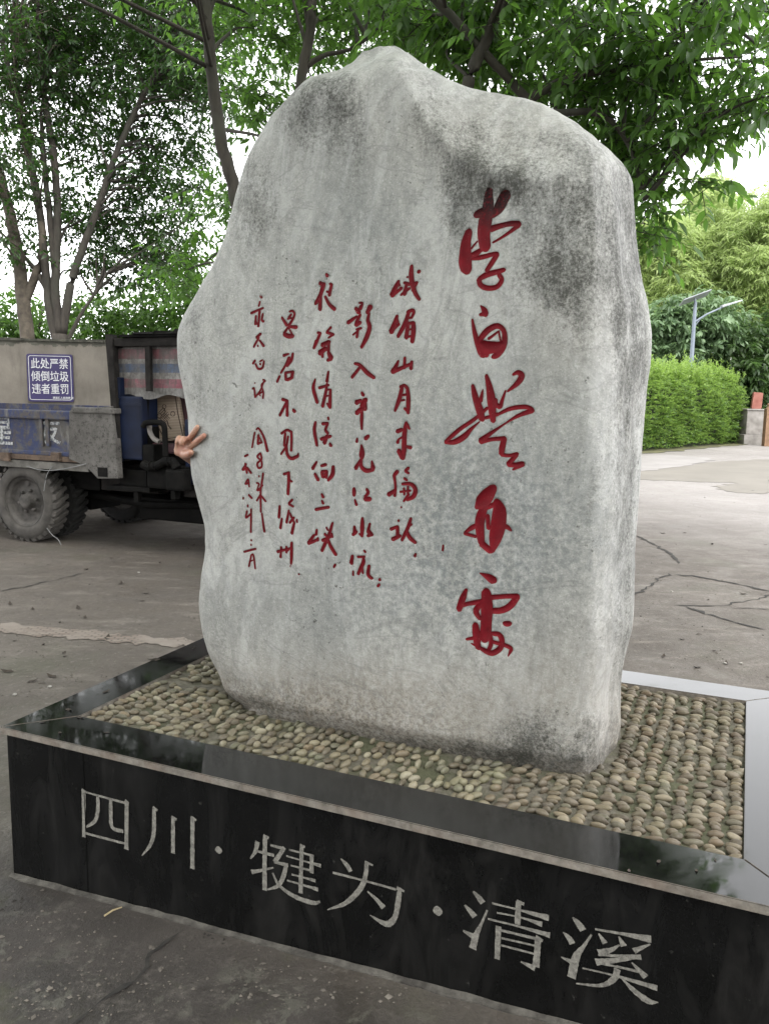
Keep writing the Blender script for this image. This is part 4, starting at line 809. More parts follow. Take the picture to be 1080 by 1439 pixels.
wheel(2.28, .05, M_TYRE_D); wheel(2.28, 1.42, M_TYRE_D)
b = MB(); b.tube([(0, .3, .37), (0, 1.35, .37)], .06, 12); b.lathe([(.001, -.14), (.14, -.1), (.17, 0), (.14, .1), (.001, .14)], 16, c=(0, .83, .37)); b.build('axle', M_BLK2, truck); b = MB(); b.tube([(2.28, .1, .37), (2.28, 1.5, .37)], .05, 10); b.build('axle', M_BLK2, truck)
b = MB()
for q in (.48, 1.1): b.box(s_a+.3, 3.1, q, q+.09, zb0-.22, zb0-.06)
b.box(.55, 1.25, .30, .46, zb0-.28, zb0-.05, .01); b.build('chassis', M_BLK2, truck)
b = MB(); pbox(b, 100, 660, 140, 688, .28, .47, .01); pbox(b, 108, 690, 128, 716, .5, .9, .01); pbox(b, 150, 684, 210, 690, .02, .4, .004); pbox(b, 188, 690, 194, 706, .05, .1, .004); pbox(b, 168, 660, 206, 683, .08, .4, .01)
b.tube([(.2, .5, .42), (1.0, .45, .36), (1.9, .5, .4)], .035, 10); b.tube([(.1, .8, .37), (1.6, .8, .45)], .04, 10)
b.box(.9, 2.0, .47, 1.2, .22, .42, .02); b.build('running_gear', M_BLK, truck)
# cab frame and striped curtain
fr = MB(); P = [tq(u, v, 0) for u, v in ((149.5, 470), (159, 470), (163.5, 548), (168.5, 645), (161, 645), (157, 560))]; fr.prism(P, -.015, .05)
pbox(fr, 160, 474, 300, 486, .0, .06, .004); pbox(fr, 204, 486.5, 211, 550, .01, .045, .003)
(s0, zt), (s1, _) = tq(160, 480), tq(152, 480); fr.box(s0-.02, s0+.03, .061, 1.55, zt-.05, zt+.03); fr.box(s0+.0, s0+.05, 1.5, 1.55, .8, zt-.051)
fr.build('cab_frame', M_BLK2, truck)
for q0_ in (0, 1.5): b = MB(); b.box(2.5, 2.55, q0_, q0_+.05, .9, zt-.04); b.build('front_post', M_BLK2, truck)
rf = MB(); s0, zt = tq(170, 474); rf.box(s0, 2.56, -.03, 1.58, zt+.0, zt+.02)
for k in range(7): rf.hull([(s0+.15+k*.2, -.06+.02*(k % 2), zt+.021), (s0+.36+k*.2, -.05, zt+.021), (s0+.36+k*.2, .4, zt+.021), (s0+.15+k*.2, .4, zt+.021), (s0+.17+k*.2, -.04, zt+.035+.012*(k % 3)), (s0+.34+k*.2, -.03, zt+.04), (s0+.34+k*.2, .4, zt+.04), (s0+.17+k*.2, .4, zt+.04)], [(0, 3, 2, 1), (4, 5, 6, 7), (0, 1, 5, 4), (1, 2, 6, 5), (2, 3, 7, 6), (3, 0, 4, 7)])
rf.build('cab_roof', M_BLK, truck)
t = NT('striped_tarpaulin'); sep = t.n.new('ShaderNodeSeparateXYZ'); t.l.new(t.tc.outputs['Object'], sep.inputs[0]); za, zb = tq(205, 487, .06)[1], tq(205, 556, .06)[1]
r = t.n.new('ShaderNodeMapRange'); t.l.new(sep.outputs[2], r.inputs[0]); r.inputs[1].default_value = zb; r.inputs[2].default_value = za
rp = t.n.new('ShaderNodeValToRGB'); rp.color_ramp.interpolation = 'CONSTANT'; t.l.new(r.outputs[0], rp.inputs[0]); e = rp.color_ramp.elements
ST = [(0, (.15, .145, .14)), (.16, (.19, .035, .06)), (.34, (.2, .19, .18)), (.47, (.02, .06, .14)), (.65, (.2, .19, .18)), (.75, (.14, .035, .045)), (.95, (.18, .17, .16))]
while len(e) < len(ST): e.new(.5)
for q, (p, c) in zip(e, ST): q.position = p; q.color = c+(1,)
dn = t.noise(9, 5, .7); dn2 = t.noise(26, 6, .8, (1, 1, .4)); t.set('Base Color', t.mix(t.ramp(dn2, (.42, 0.), (.6, .75)), t.mix(t.ramp(dn, (.35, .1), (.62, .8)), rp.outputs[0], (.07, .062, .054)), (.035, .03, .027))).set('Roughness', .6).bump(t.noise(22, 4), .4, .02); M_TARP = t.m
(s0, _), (s1, _) = tq(164, 520, .07), tq(330, 520, .07); nu, nv_ = 60, 16; V = []
for j in range(nv_):
    for i in range(nu): f = i/(nu-1); g_ = j/(nv_-1); V.append((s0+(s1-s0)*f, .07+.012*math.sin(f*23)*(1-g_)+.006*noise.noise((f*9, g_*5, 0)), zb+(za-zb)*g_+(.02*math.sin(f*17)-.01 if j == 0 else 0)))
idx = np.arange(nu*nv_).reshape(nv_, nu); npmesh('tarpaulin_curtain', V, np.c_[idx[:-1, :-1].ravel(), idx[:-1, 1:].ravel(), idx[1:, 1:].ravel(), idx[1:, :-1].ravel()], M_TARP, truck)
b = MB(); pbox(b, 166, 557, 199, 646, .03, .62, .015); pbox(b, 167, 566, 198, 570, .022, .029, 0); pbox(b, 161, 530, 168, 560, .02, .3, .01); b.build('side_box', M_TANK, truck)
# cab body hidden behind the boulder
b = MB(); b.box(1.72, 2.0, .06, 1.5, .62, 1.15, .02); b.box(2.0, 2.62, .25, 1.3, .62, 1.1, .05); b.box(.85, 2.0, .62, 1.5, .56, .62); b.build('bonnet', M_TANK, truck)
# seat with bamboo mat
M_MAT = NT('bamboo_mat'); t = M_MAT; wv = t.n.new('ShaderNodeTexWave'); wv.wave_type = 'BANDS'; wv.bands_direction = 'Z'; wv.inputs['Scale'].default_value = 24; t.l.new(t.tc.outputs['Object'], wv.inputs['Vector'])
t.set('Base Color', t.mix(t.ramp(wv.outputs['Fac'], (.25, .65), (.6, 0.)), t.ramp(t.noise(12), (.3, (.24, .18, .13)), (.7, (.30, .24, .18))), (.09, .062, .042))).set('Roughness', .6); M_MAT = t.m
M_MAR = simple('maroon_seat', (.03, .008, .012), (.07, .016, .022), 10, .8); M_LINE = simple('dark_thread', (.035, .018, .012), (.06, .03, .02), 30, .8)
def rquad(pts, n=5, r=.18):
    out = []; m = len(pts)
    for i in range(m):
        p, a, c_ = np.array(pts[i]), np.array(pts[i-1]), np.array(pts[(i+1) % m]); A_ = p+(a-p)*r; B_ = p+(c_-p)*r
        for k in range(n+1): f = k/n; out.append(tuple((1-f)**2*A_+2*f*(1-f)*p+f*f*B_))
    return out
Q = .24; b = MB(); b.prism([tq(u, v, Q) for u, v in rquad([(206, 546), (266, 546), (275, 625), (226, 628)])], Q+.035, Q+.16, .015)
b.box(tq(215, 625, Q)[0], tq(285, 625, Q)[0], Q-.1, Q+.4, tq(230, 636, Q)[1], tq(230, 622, Q)[1], .02); seat = b.build('seat', M_MAR, truck)
b = MB(); b.prism([tq(u, v, Q) for u, v in rquad([(208.5, 549), (249, 550), (260, 617), (226, 621)])], Q, Q+.03, .008); mat_ = b.build('bamboo_mat', M_MAT, seat)
b = MB(); b.prism([tq(u, v, Q) for u, v in rquad([(203, 545), (212, 547), (229, 621), (214, 618), (207, 600)])], Q+.002, Q+.05, .006); b.build('mat_edging', simple('pale_edging', (.3, .25, .2), (.45, .4, .34), 20, .8), seat)
b = MB()
def line(uv, r_=.0045): b.tube([(lambda q_: (q_[0], Q-.001, q_[1]))(tq(u, v, Q)) for u, v in uv], r_, 6)
line([(215, 553), (218, 575), (223, 600), (231, 617)]); line([(246, 553), (250, 580), (257, 612)]); line([(231, 617), (257, 613)], .003)
cx, cy = 233.5, 583.5
for k in range(-2, 3): line([(cx-6.5+k*1.9, cy+1+k*2.2), (cx+.5+k*1.9, cy-6.5+k*2.2)], .003); line([(cx-6.2+k*1.7, cy+0-k*1.7), (cx+2+k*1.7, cy+8-k*1.7)], .003)
def ring(u, v, r_): line([(u+r_*math.cos(a), v+r_*1.1*math.sin(a)) for a in np.linspace(0, 6.3, 13)], .0032)
ring(231, 571.5, 2.6); ring(243, 581.5, 3); ring(224.5, 584.5, 3); line([(231, 574), (232, 578)]); line([(235, 591), (237, 598), (241, 603)], .0055); b.build('knot_pattern', M_LINE, mat_)
# engine by the cab
e_ = MB(); pbox(e_, 199, 600, 209, 625, .1, .25, .01); pbox(e_, 206, 655, 262, 688, .0, .35, .02); pbox(e_, 232, 660, 258, 690, -.06, .05, .02); pbox(e_, 215, 622, 285, 660, .2, .6, .02); pbox(e_, 200, 625, 216, 655, .02, .2, .015); pbox(e_, 240, 690, 246, 702, -.02, .05, .005)
def tp(*uv, q=.0): return [(lambda w_: (w_[0], q, w_[1]))(tq(u, v, q)) for u, v in uv]
e_.tube(tp((204, 545), (204, 580), (204, 625), q=.12), .035, 12); e_.tube(tp((201, 652), (210, 657), (222, 654), (232, 648), (243, 649), (249, 658), q=-.03), .036, 12)
for u in (213, 219, 238, 243): e_.tube(tp((u-.7, 655.5-(u > 230)*6), (u+.7, 655-(u > 230)*6), q=-.03), .042, 12)
eng = e_.build('engine', M_BLK, truck)
b = MB(); b.tube([tuple(p) for p in crom(np.array(tp((201, 600), (205, 594.5), (216, 593.5), (227, 594.5), (231, 600), (232, 616), (233, 641), q=.0)), 5)], .024, 10); b.build('hand_rail', M_BLK, truck)
b = MB(); b.tube([tuple(p) for p in crom(np.array(tp((210, 598), (211, 607), (216, 616), (224, 621), q=.05)), 5)], .02, 10); b.build('hose', simple('grey_hose', (.2, .18, .16), (.35, .32, .3), 20, .7), truck)
b = MB(); pbox(b, 258, 684, 300, 700, .1, .5, .01); b.build('step', M_BLK2, truck)
M_WIRE = simple('grey_wire', (.2, .2, .2), (.3, .3, .3), 5, .6)
for pts in (((38, 655), (55, 660), (75, 661), (100, 657), (121, 652)), ((74, 655), (66, 668), (62, 690)), ((66, 742), (74, 752), (82, 758), (86, 766))): b = MB(); b.tube([tuple(p) for p in crom(np.array(tp(*pts, q=-.05)), 5)], .0035, 5); b.build('loose_wire', M_WIRE, truck)

# ================================================================== LEFT TREES
M_LF_DK = leaf_mat('dark_leaf', (.011, .028, .008), (.028, .066, .016), (.08, .19, .025))
M_LF_MID = leaf_mat('green_leaf', (.019, .046, .011), (.05, .102, .026), (.17, .35, .05), trans=.4)
M_LF_LT = leaf_mat('light_leaf', (.035, .075, .014), (.08, .15, .03), (.16, .32, .05))
d0 = 13.2
b0 = on_y(52, 700, d0); b0[2] = 0
make_tree('leafy_tree', 'tree with a single leaning pale trunk at the left edge behind the cement wall', b0,
          [([b0]+P_(d0, (48, 560), (38, 470), (28, 380), (18, 320), (5, 265), (-20, 180), (-60, 60)), .13, .05), (P_(d0, (34, 430), (60, 350), (52, 280), (30, 170), (20, 60)), .07, .03)],
          [(20, 60, d0, 110, 90, 1.5, 560), (-90, 150, d0, 120, 130, 1.6, 260), (30, 215, d0, 70, 70, 1.2, 260), (15, 330, d0, 45, 45, 1., 90), (-80, -90, d0, 160, 120, 2, 260), (60, -60, d0, 120, 90, 1.8, 320)], 11, (.10, .042), M_LF_DK, gap=.0, n=9, twig=.38, limbs=60, bark=M_PALEBARK)
b0 = on_y(86, 700, d0); b0[2] = 0
make_tree('leafy_tree', 'many-stemmed tree forking low down just above the cement wall', b0,
          [([b0]+P_(d0, (85, 540), (84, 470)), .17, .12), (P_(d0, (80, 480), (68, 420), (58, 310), (42, 220), (20, 130), (0, 40)), .075, .03), (P_(d0, (84, 470), (78, 400), (81, 310), (76, 220), (62, 130), (54, 20), (50, -60)), .075, .028),
           (P_(d0, (88, 470), (100, 400), (118, 345), (142, 280), (168, 205), (198, 140), (240, 60), (270, -20)), .07, .022), (P_(d0, (95, 480), (112, 445), (135, 410), (150, 385)), .035, .012), (P_(d0, (74, 420), (50, 380), (25, 350), (-5, 320)), .05, .012), (P_(d0, (78, 380), (70, 300), (60, 200), (58, 150)), .06, .02)],
          [(180, 40, d0+.9, 120, 80, 1.6, 720), (95, 110, d0+.9, 90, 80, 1.4, 480), (245, 130, d0+.5, 80, 80, 1.4, 450), (150, 205, d0+.9, 80, 45, 1.2, 190), (230, 250, d0+.9, 75, 60, 1.2, 340), (140, 300, d0+.9, 90, 55, 1.2, 340), (235, 335, d0+.9, 70, 45, 1.2, 210), (170, 372, d0+.9, 75, 30, 1., 180), (150, -70, d0, 200, 100, 2, 520), (290, -40, d0, 120, 90, 1.8, 320), (270, 60, d0, 70, 80, 1.6, 260)], 21, (.10, .042), M_LF_DK, gap=.0, n=9, twig=.38, limbs=110)
for k, (u, v, ru, rv, n, lab) in enumerate(((20, 455, 75, 45, 330, 'bright green bush peeping over the cement wall at the far left'), (165, 450, 90, 45, 420, 'bright green bush above the wall between the forked tree and the truck cab'), (262, 420, 60, 70, 300, 'bright green bush showing between the truck roof and the boulder'))):
    b0 = on_y(u, 700, 17.); b0[2] = 0
    make_tree('bush', lab, b0, [([b0, on_y(u+5, 600, 17), on_y(u, v, 17)], .07, .03), ([on_y(u+4, 620, 17), on_y(u+25, 520, 17), on_y(u+40, v-20, 17)], .05, .02)], [(u, v, 17, ru, rv, 1., n), (u+20, v+70, 17, ru, 60, 1., n//2)], 40+k, (.15, .06), M_LF_LT, gap=-.02, n=9, twig=.45, limbs=0, twigs=False, cat='bush')

# ================================================================== TREES OVER THE BOULDER
def shade_leaves(c, rad, n, seed):
    r = np.random.default_rng(seed); q = norm(r.normal(0, 1, (n, 3)))*(r.uniform(0, 1, (n, 1))**.4); return np.array(c)+q*np.array(rad)
SHADE_M = np.vstack([shade_leaves((-5.2, 5.4, 5.0), (2.6, 3.2, 1.1), 800, 308), shade_leaves((-2.2, 5.2, 5.6), (2.6, 2.6, .9), 620, 300), shade_leaves((-2.6, 1.6, 5.2), (2.4, 2.4, .8), 640, 301), shade_leaves((-2.4, -1.6, 4.8), (2.2, 2., .8), 480, 303)])  # unseen leaf masses added above the left yard and truck to shade them
SHADE_R = np.vstack([shade_leaves((1.0, 3.6, 4.9), (2.2, 1.8, .6), 520, 304), shade_leaves((.6, .6, 4.9), (2.3, 2.0, .7), 700, 305), shade_leaves((.4, -2.2, 4.6), (2.4, 1.8, .9), 620, 306), shade_leaves((.0, -4.4, 3.6), (3., 1.2, 1.6), 420, 307)])  # unseen leaf masses added over boulder and camera to cut the light
dm = 8.6; b0 = on_z(372, 735)
make_tree('leafy_tree', 'tree with curved dark stems rising behind the left side of the boulder', b0,
          [([b0]+P_(dm, (356, 480), (340, 330), (328, 262), (312, 205), (301, 130), (294, 60), (288, -40), (290, -160)), .075, .048), ([b0*.6+on_y(356, 480, dm)*.4]+P_(dm, (395, 330), (415, 180), (426, 95), (436, 40), (442, -60), (450, -180)), .06, .04), (P_(dm, (428, 95), (455, 78), (490, 70), (530, 45)), .03, .01), ([on_y(290, -160, dm), np.array([-2.2, 6.5, 5.9]), np.array([-2.4, 3.5, 5.5]), np.array([-2.6, .5, 5.2]), np.array([-2.4, -2.4, 4.9])], .06, .015)],  # last stem: added out-of-view bough carrying the shading leaves
          [(345, 60, dm+1.5, 75, 70, 1.2, 110), (420, 40, dm+1.4, 90, 60, 1.2, 140), (500, 20, dm+1.2, 80, 40, 1., 120), (375, 170, dm+1.8, 45, 65, 1., 80), (300, 290, dm+1.6, 45, 60, 1., 110), (260, 385, dm+1.7, 35, 35, .8, 50), (340, -90, dm, 200, 90, 1.8, 330), (560, -70, dm, 150, 90, 1.6, 260)], 61, (.115, .044), M_LF_MID, gap=.08, n=9, twig=.36, limbs=90, extra=SHADE_M)
dr = 6.6; b0 = on_z(650, 830)
make_tree('leafy_tree', 'large leafed tree whose boughs hang over the top and right of the boulder', b0,
          [([b0]+P_(dr, (640, 560), (640, 300), (655, 130), (690, 40), (730, -60), (770, -170)), .065, .034), (P_(dr, (640, 345), (668, 290), (725, 228), (765, 180), (727, 125), (690, 85), (650, 40), (612, 0), (560, -60)), .036, .03), (P_(dr, (740, 140), (800, 110), (880, 95), (960, 85), (1040, 80)), .035, .008), (P_(dr, (770, 160), (840, 160), (880, 200), (905, 280)), .03, .006), (P_(dr, (730, -60), (850, -60), (980, 0), (1060, 60)), .05, .01), ([on_y(770, -170, dr), np.array([1.3, 5.4, 5.4]), np.array([1.0, 3.2, 5.0]), np.array([.6, .4, 4.9]), np.array([.4, -2.4, 4.7]), np.array([0, -4.6, 4.2])], .06, .015)],  # last stem: added out-of-view bough under the light-blocking leaves
          [(600, 40, dr+.9, 60, 45, .9, 85), (690, 60, dr+.7, 80, 70, 1., 150), (790, 80, dr+.4, 90, 85, 1.1, 180), (880, 120, dr+.3, 75, 90, 1., 165), (975, 75, dr, 90, 80, 1.1, 150), (1040, 140, dr-.3, 40, 50, .7, 60), (885, 235, dr+.4, 28, 70, .6, 80), (912, 315, dr+.4, 22, 35, .4, 28), (955, 195, dr-.2, 28, 28, .5, 26), (985, 262, dr, 42, 10, .3, 12), (760, -110, dr, 260, 100, 1.5, 330), (1050, -60, dr, 120, 80, 1.5, 130), (640, -40, dr+1.5, 140, 70, 1.2, 160)], 71, (.125, .048), M_LF_MID, gap=.03, n=8, twig=.34, limbs=90, down=.5, gscale=2.2, limb_r=.016, extra=SHADE_R)

for k, (x, y, lab) in enumerate(((-5.6, -7.5, 'dense tree behind the viewer on the left'), (-.8, -8.6, 'dense tree straight behind the viewer'), (4.4, -7.8, 'dense tree behind the viewer on the right'))):  # trees invented behind the camera to dim front light and reflections
    b0 = np.array([x, y, 0.]); q = np.random.default_rng(400+k); ex_ = np.vstack([shade_leaves((x, y, 4.), (2.9, 1.4, 2.9), 800, 410+k), shade_leaves((x, y+.2, 1.2), (2.7, 1., 1.2), 260, 420+k)])
    make_tree('leafy_tree', lab+', added out of view to darken the granite panel and front light', b0, [([b0, b0+(0.1, 0, 2), b0+(.3, 0, 4.5)], .16, .06)], [], 430+k, (.3, .13), M_LF_DK, n=8, twig=.5, limbs=0, twigs=False, extra=ex_)
# ================================================================== RIGHT BACKGROUND
M_BAM = leaf_mat('hazed_bamboo_leaf', (.17, .235, .085), (.34, .40, .17), (.5, .62, .24), trans=.5); M_HEDGE = leaf_mat('hedge_leaf', (.035, .085, .018), (.17, .25, .055), (.3, .46, .09)); M_CAM = leaf_mat('glossy_leaf', (.06, .11, .05), (.2, .28, .16), (.2, .32, .12)); M_SHADE = leaf_mat('deep_green_leaf', (.016, .036, .011), (.06, .10, .03), (.09, .18, .04))  # bamboo leaf colours are paled to imitate distance haze
for k, (u, v, ru, rv, dep, n, lab) in enumerate(((935, 400, 55, 90, 34, 900, 'yellow green bamboo clump rising straight beside the boulder'), (1000, 350, 55, 95, 35, 1000, 'tall yellow green bamboo clump in the middle of the right background'), (1065, 370, 60, 110, 33, 1100, 'yellow green bamboo clump at the right edge of the yard'), (865, 420, 60, 90, 36, 500, 'bamboo clump mostly hidden behind the boulder'), (770, 400, 70, 110, 37, 420, 'bamboo clump wholly screened by the upper right of the boulder'), (660, 410, 75, 110, 38, 420, 'bamboo clump wholly screened by the middle of the boulder'))):
    b0 = on_y(u, 640, dep); b0[2] = 0; r_ = np.random.default_rng(90+k)
    stems = [([b0+np.r_[r_.normal(0, .4, 2), 0], on_y(u+r_.normal(0, 12), 500, dep), on_y(u+r_.normal(0, 30), v-rv*.5, dep)], .045, .015) for _ in range(9)]
    n = int(n*1.7); bl = [(u, v, dep, ru, rv, 1.8, n)]+[(u+r_.normal(0, ru*.7), v+r_.uniform(-rv, rv*.6), dep+r_.normal(0, .8), ru*.32, rv*.22, .7, n//7) for _ in range(9)]+[(u, v+110, dep, ru, 70, 1.5, n//3)]
    make_tree('bamboo_clump', lab, b0, stems, bl, 91+k, (.26, .042), M_BAM, 'bamboo behind the yard', gap=.0, n=14, twig=.8, limbs=0, twigs=False, simple_=True, gscale=.9, cat='bamboo', down=.45, bark=simple('bamboo_culm', (.1, .12, .04), (.2, .2, .08), 3, .6))
dep = 29.5; b0 = on_z(972, 628); b0 = on_y(972, 640, dep); b0[2] = 0
make_tree('broadleaf_tree', 'rounded grey green tree behind the solar street lamp', b0, [([b0]+P_(dep, (972, 560), (969, 500), (965, 450)), .13, .05), (P_(dep, (972, 560), (982, 500), (1000, 450)), .08, .03), (P_(dep, (970, 540), (955, 490), (935, 460)), .07, .03)],
          [(965, 445, dep, 50, 38, 1.2, 260), (1000, 440, dep, 40, 35, 1., 180), (930, 470, dep, 42, 40, 1., 220), (1020, 475, dep, 35, 25, .9, 110), (960, 490, dep, 40, 30, 1., 120)], 101, (.26, .1), M_CAM, n=9, twig=.5, limbs=0, twigs=False, gscale=1.1, gap=.0)
for k, (u, v, ru, rv, dep, n, lab) in enumerate(((1050, 510, 45, 70, 29.5, 420, 'dark shady thicket behind the concrete pillar'), (995, 540, 45, 45, 30, 300, 'dark shrub in the gap between hedge and rounded tree'), (1100, 500, 50, 90, 30, 420, 'dark thicket cut off by the right edge of the picture'))):
    b0 = on_y(u, 640, dep); b0[2] = 0
    make_tree('thicket', lab, b0, [([b0+np.r_[dx, 0, 0], on_y(u+dx*30, 560, dep), on_y(u+dx*40, v-40, dep)], .05, .02) for dx in (-.5, -.1, .4, .7)], [(u, v, dep, ru, rv, 1.3, n), (u, 600, dep, ru, 40, 1.3, n//2)], 111+k, (.28, .09), M_SHADE, n=9, twig=.6, limbs=0, twigs=False, gscale=.9, gap=.02, cat='shrub')
# clipped hedge
hA, hB = on_z(896, 634), on_z(1041, 622); hd = hB-hA; hL = np.linalg.norm(hd); hd /= hL; hn = np.array([-hd[1], hd[0], 0]); HH = 1.95; HW = 1.7
hA = hA-hd*9; hL += 9
hedge = tag(empty('clipped_hedge', tuple(hA)), 'long clipped bright green hedge at the far side of the yard', 'hedge')
r_ = np.random.default_rng(130); N = 14500; f = r_.uniform(0, 1, N)*hL; face = r_.random(N); w_ = np.where(face < .5, r_.uniform(-.22, .1, N), r_.uniform(0, HW, N)); z_ = np.where(face < .5, r_.uniform(.03, 1, N)*HH, HH+r_.normal(.02, .15, N))
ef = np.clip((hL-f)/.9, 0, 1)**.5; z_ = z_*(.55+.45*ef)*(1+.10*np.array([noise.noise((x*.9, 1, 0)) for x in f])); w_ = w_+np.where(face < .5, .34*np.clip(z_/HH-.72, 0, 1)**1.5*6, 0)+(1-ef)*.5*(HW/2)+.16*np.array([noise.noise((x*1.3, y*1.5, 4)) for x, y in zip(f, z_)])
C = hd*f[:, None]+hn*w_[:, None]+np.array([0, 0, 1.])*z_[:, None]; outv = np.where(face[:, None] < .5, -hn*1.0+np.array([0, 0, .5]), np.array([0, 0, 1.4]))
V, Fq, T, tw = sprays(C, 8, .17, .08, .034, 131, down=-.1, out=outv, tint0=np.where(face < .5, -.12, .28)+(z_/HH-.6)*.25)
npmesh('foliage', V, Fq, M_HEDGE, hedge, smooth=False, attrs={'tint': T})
b = MB(); m_ = 24; X_ = [(hL*k/m_) for k in range(m_+1)]
for k in range(m_):
    h0 = HH*.86*(.55+.45*min(1, (hL-X_[k])/.9)**.5) if X_[k] < hL else .5
    p0, p1 = hd*X_[k], hd*(X_[k+1]-.02); q0, q1 = hn*.14, hn*(HW-.14); up_ = np.array([0, 0, h0])
    b.hull([p0+q0, p1+q0, p1+q1, p0+q1, p0+q0+up_, p1+q0+up_, p1+q1+up_, p0+q1+up_], [(0, 3, 2, 1), (4, 5, 6, 7), (0, 1, 5, 4), (1, 2, 6, 5), (2, 3, 7, 6), (3, 0, 4, 7)])
b.build('twiggy_core', simple('hedge_inside', (.012, .018, .006), (.03, .045, .012), 8, .95), hedge)
SHO = np.array([hd*q*hL-hn*r_.uniform(-.1, .2)+hn*r_.uniform(0, HW)*(r_.random() < .6)+np.array([0, 0, HH*r_.uniform(.93, 1.1)]) for q in r_.uniform(.02, .97, 230)])
V, Fq, T, tw = sprays(SHO, 10, .38, .10, .035, 133, down=-.35, out=np.array([0, 0, 2.2]), tint0=np.full(len(SHO), .4)); npmesh('stray_shoots', V, Fq, M_HEDGE, hedge, smooth=False, attrs={'tint': T})
# leaf litter along the hedge foot
tag(npmesh('verge', gz(np.array([hA-hn*.55+hd*hL*k/30+hn*rng.normal(0, .08) for k in range(31)]+[hA+hn*.8+hd*(hL+1.2)*k/30 for k in range(31)]), .012), [(k, k+1, 31+k+1, 31+k) for k in range(30)], simple('litter_soil', (.07, .06, .03), (.2, .2, .08), 3, .95, bump=.3), smooth=False), kind='structure')
# broken stump
sb = on_z(1003, 621); stump = MB(); pts = [sb+np.array([.12, 0, -.05]), sb+np.array([.05, 0, .18]), sb+np.array([-.06, 0, .38]), sb+np.array([-.14, 0, .56])]
stump.tube([p-sb for p in pts], [.2, .15, .13, .05], 9)
for a in (.4, 2, 3.4, 5): stump.tube([(math.cos(a)*.08, math.sin(a)*.08, .16), (math.cos(a)*.28, math.sin(a)*.2, 0), (math.cos(a)*.36, math.sin(a)*.26, -.06)], [.07, .05, .03], 7)
o = stump.build('tree_stump', simple('bare_wood', (.17, .12, .08), (.34, .26, .18), 10, .9, bump=.5), None, True); o.location = tuple(sb); tag(o, 'short broken pale tree stump at the foot of the clipped hedge', 'stump')
# solar street lamp
dl = 26.4; lb = on_y(964.5, 600, dl); lb[2] = 0; M_GALV = simple('grey_blue_steel', (.2, .24, .30), (.27, .31, .37), 3, .4, metal=.2); lamp = tag(empty('solar_street_lamp', tuple(lb)), 'grey solar street lamp with tilted panel and side arm rising behind the hedge', 'lamp')
zt = on_y(966, 424, dl)[2]; sc_ = dl/F_PX
b = MB(); b.tube([(0, 0, 0), (0, 0, zt)], [.085, .05], 14); b.box(-.16, .16, -.16, .16, 0, .03, .005); b.build('pole', M_GALV, lamp)
b = MB(); b.tube([(0, 0, zt-.62), (.35, 0, zt-.38), (.9, 0, zt-.12)], [.035, .03, .025], 8); b.tube([(0, 0, zt-.78), (.22, 0, zt-.46)], .015, 6); b.build('arm', M_GALV, lamp)
b = MB(); b.hull([(.8, -.1, zt-.17), (1.42, -.08, zt+.05), (1.42, .08, zt+.05), (.8, .1, zt-.17), (.8, -.1, zt-.09), (1.42, -.06, zt+.09), (1.42, .06, zt+.09), (.8, .1, zt-.09)], [(0, 3, 2, 1), (4, 5, 6, 7), (0, 1, 5, 4), (1, 2, 6, 5), (2, 3, 7, 6), (3, 0, 4, 7)], .02); b.build('lamp_head', simple('lamp_grey', (.35, .38, .42), (.5, .52, .55), 4, .4), lamp)
b = MB(); b.box(-.44, .44, -.3, .3, -.013, .013, .004); o = b.build('solar_panel', simple('panel_frame', (.34, .36, .4), (.45, .47, .5), 4, .3), lamp); o.location = (-.02, 0, zt+.12); o.rotation_euler = (math.radians(-14), math.radians(-21), 0)
b = MB()
for i in range(6):
    for j in range(4): b.box(-.42+i*.14+.004, -.42+(i+1)*.14-.004, -.27+j*.135+.004, -.27+(j+1)*.135-.004, .0135, .016)
b.build('solar_cells', simple('solar_cell', (.01, .014, .04), (.02, .026, .06), 9, .15), o)
b = MB(); b.tube([(0, 0, zt-.05), (-.02, 0, zt+.1)], .03, 8); b.build('bracket', M_GALV, lamp)
# concrete pillar with red board, wooden rail post
M_CONC = simple('weathered_concrete', (.26, .24, .215), (.46, .43, .4), 4, .9, bump=.3)
dp = 24.5; pb_ = on_z(1054, 624); s_ = pb_[1]/F_PX; k_ = s_
pil = tag(empty('concrete_pillar', tuple(pb_)), 'squat grey concrete pillar beside the end of the hedge', 'pillar')
b = MB(); b.box(-13.5*k_, 13.5*k_, -.28, .28, 14*k_, 47*k_, .02); b.build('shaft', M_CONC, pil); b = MB(); b.box(-17*k_, 17*k_, -.36, .36, -.05, 14*k_-.003, .02); b.build('footing', M_CONC, pil)
b = MB(); b.box(-15*k_, 15*k_, -.31, .31, 47*k_+.003, 49*k_, .01); b.build('cap', M_CONC, pil)
b = MB(); b.prism(rquad([(-6.5*k_, 0), (7*k_, 0), (8*k_, 22*k_), (-5*k_, 23*k_)], 4, .06), -.05, .05, .008); o = b.build('red_board', simple('faded_red_board', (.27, .085, .06), (.4, .16, .12), 6, .8), None); o.location = (pb_[0]+3*k_, pb_[1], 49*k_+.002); tag(o, 'small faded red board standing on top of the concrete pillar', 'board')
ps = on_z(1076, 627); b = MB(); b.box(-5*k_, 5*k_, -.1, .1, -.05, 50*k_, .01); b.lathe([(5*k_, 50*k_), (3*k_, 53*k_), (3.6*k_, 56*k_), (.001, 58*k_)], 12, 'z'); o0 = tag(empty('wooden_railing', tuple(ps)), 'brown wooden railing post right of the concrete pillar', 'railing'); M_WD = simple('brown_wood', (.2, .11, .055), (.34, .2, .11), 8, .75); b.build('post', M_WD, o0)
b = MB(); b.box(5*k_, 3, -.04, .04, 30*k_, 37*k_, .01); b.box(5*k_, 3, -.04, .04, 12*k_, 18*k_, .01); b.build('rail', M_WD, o0)

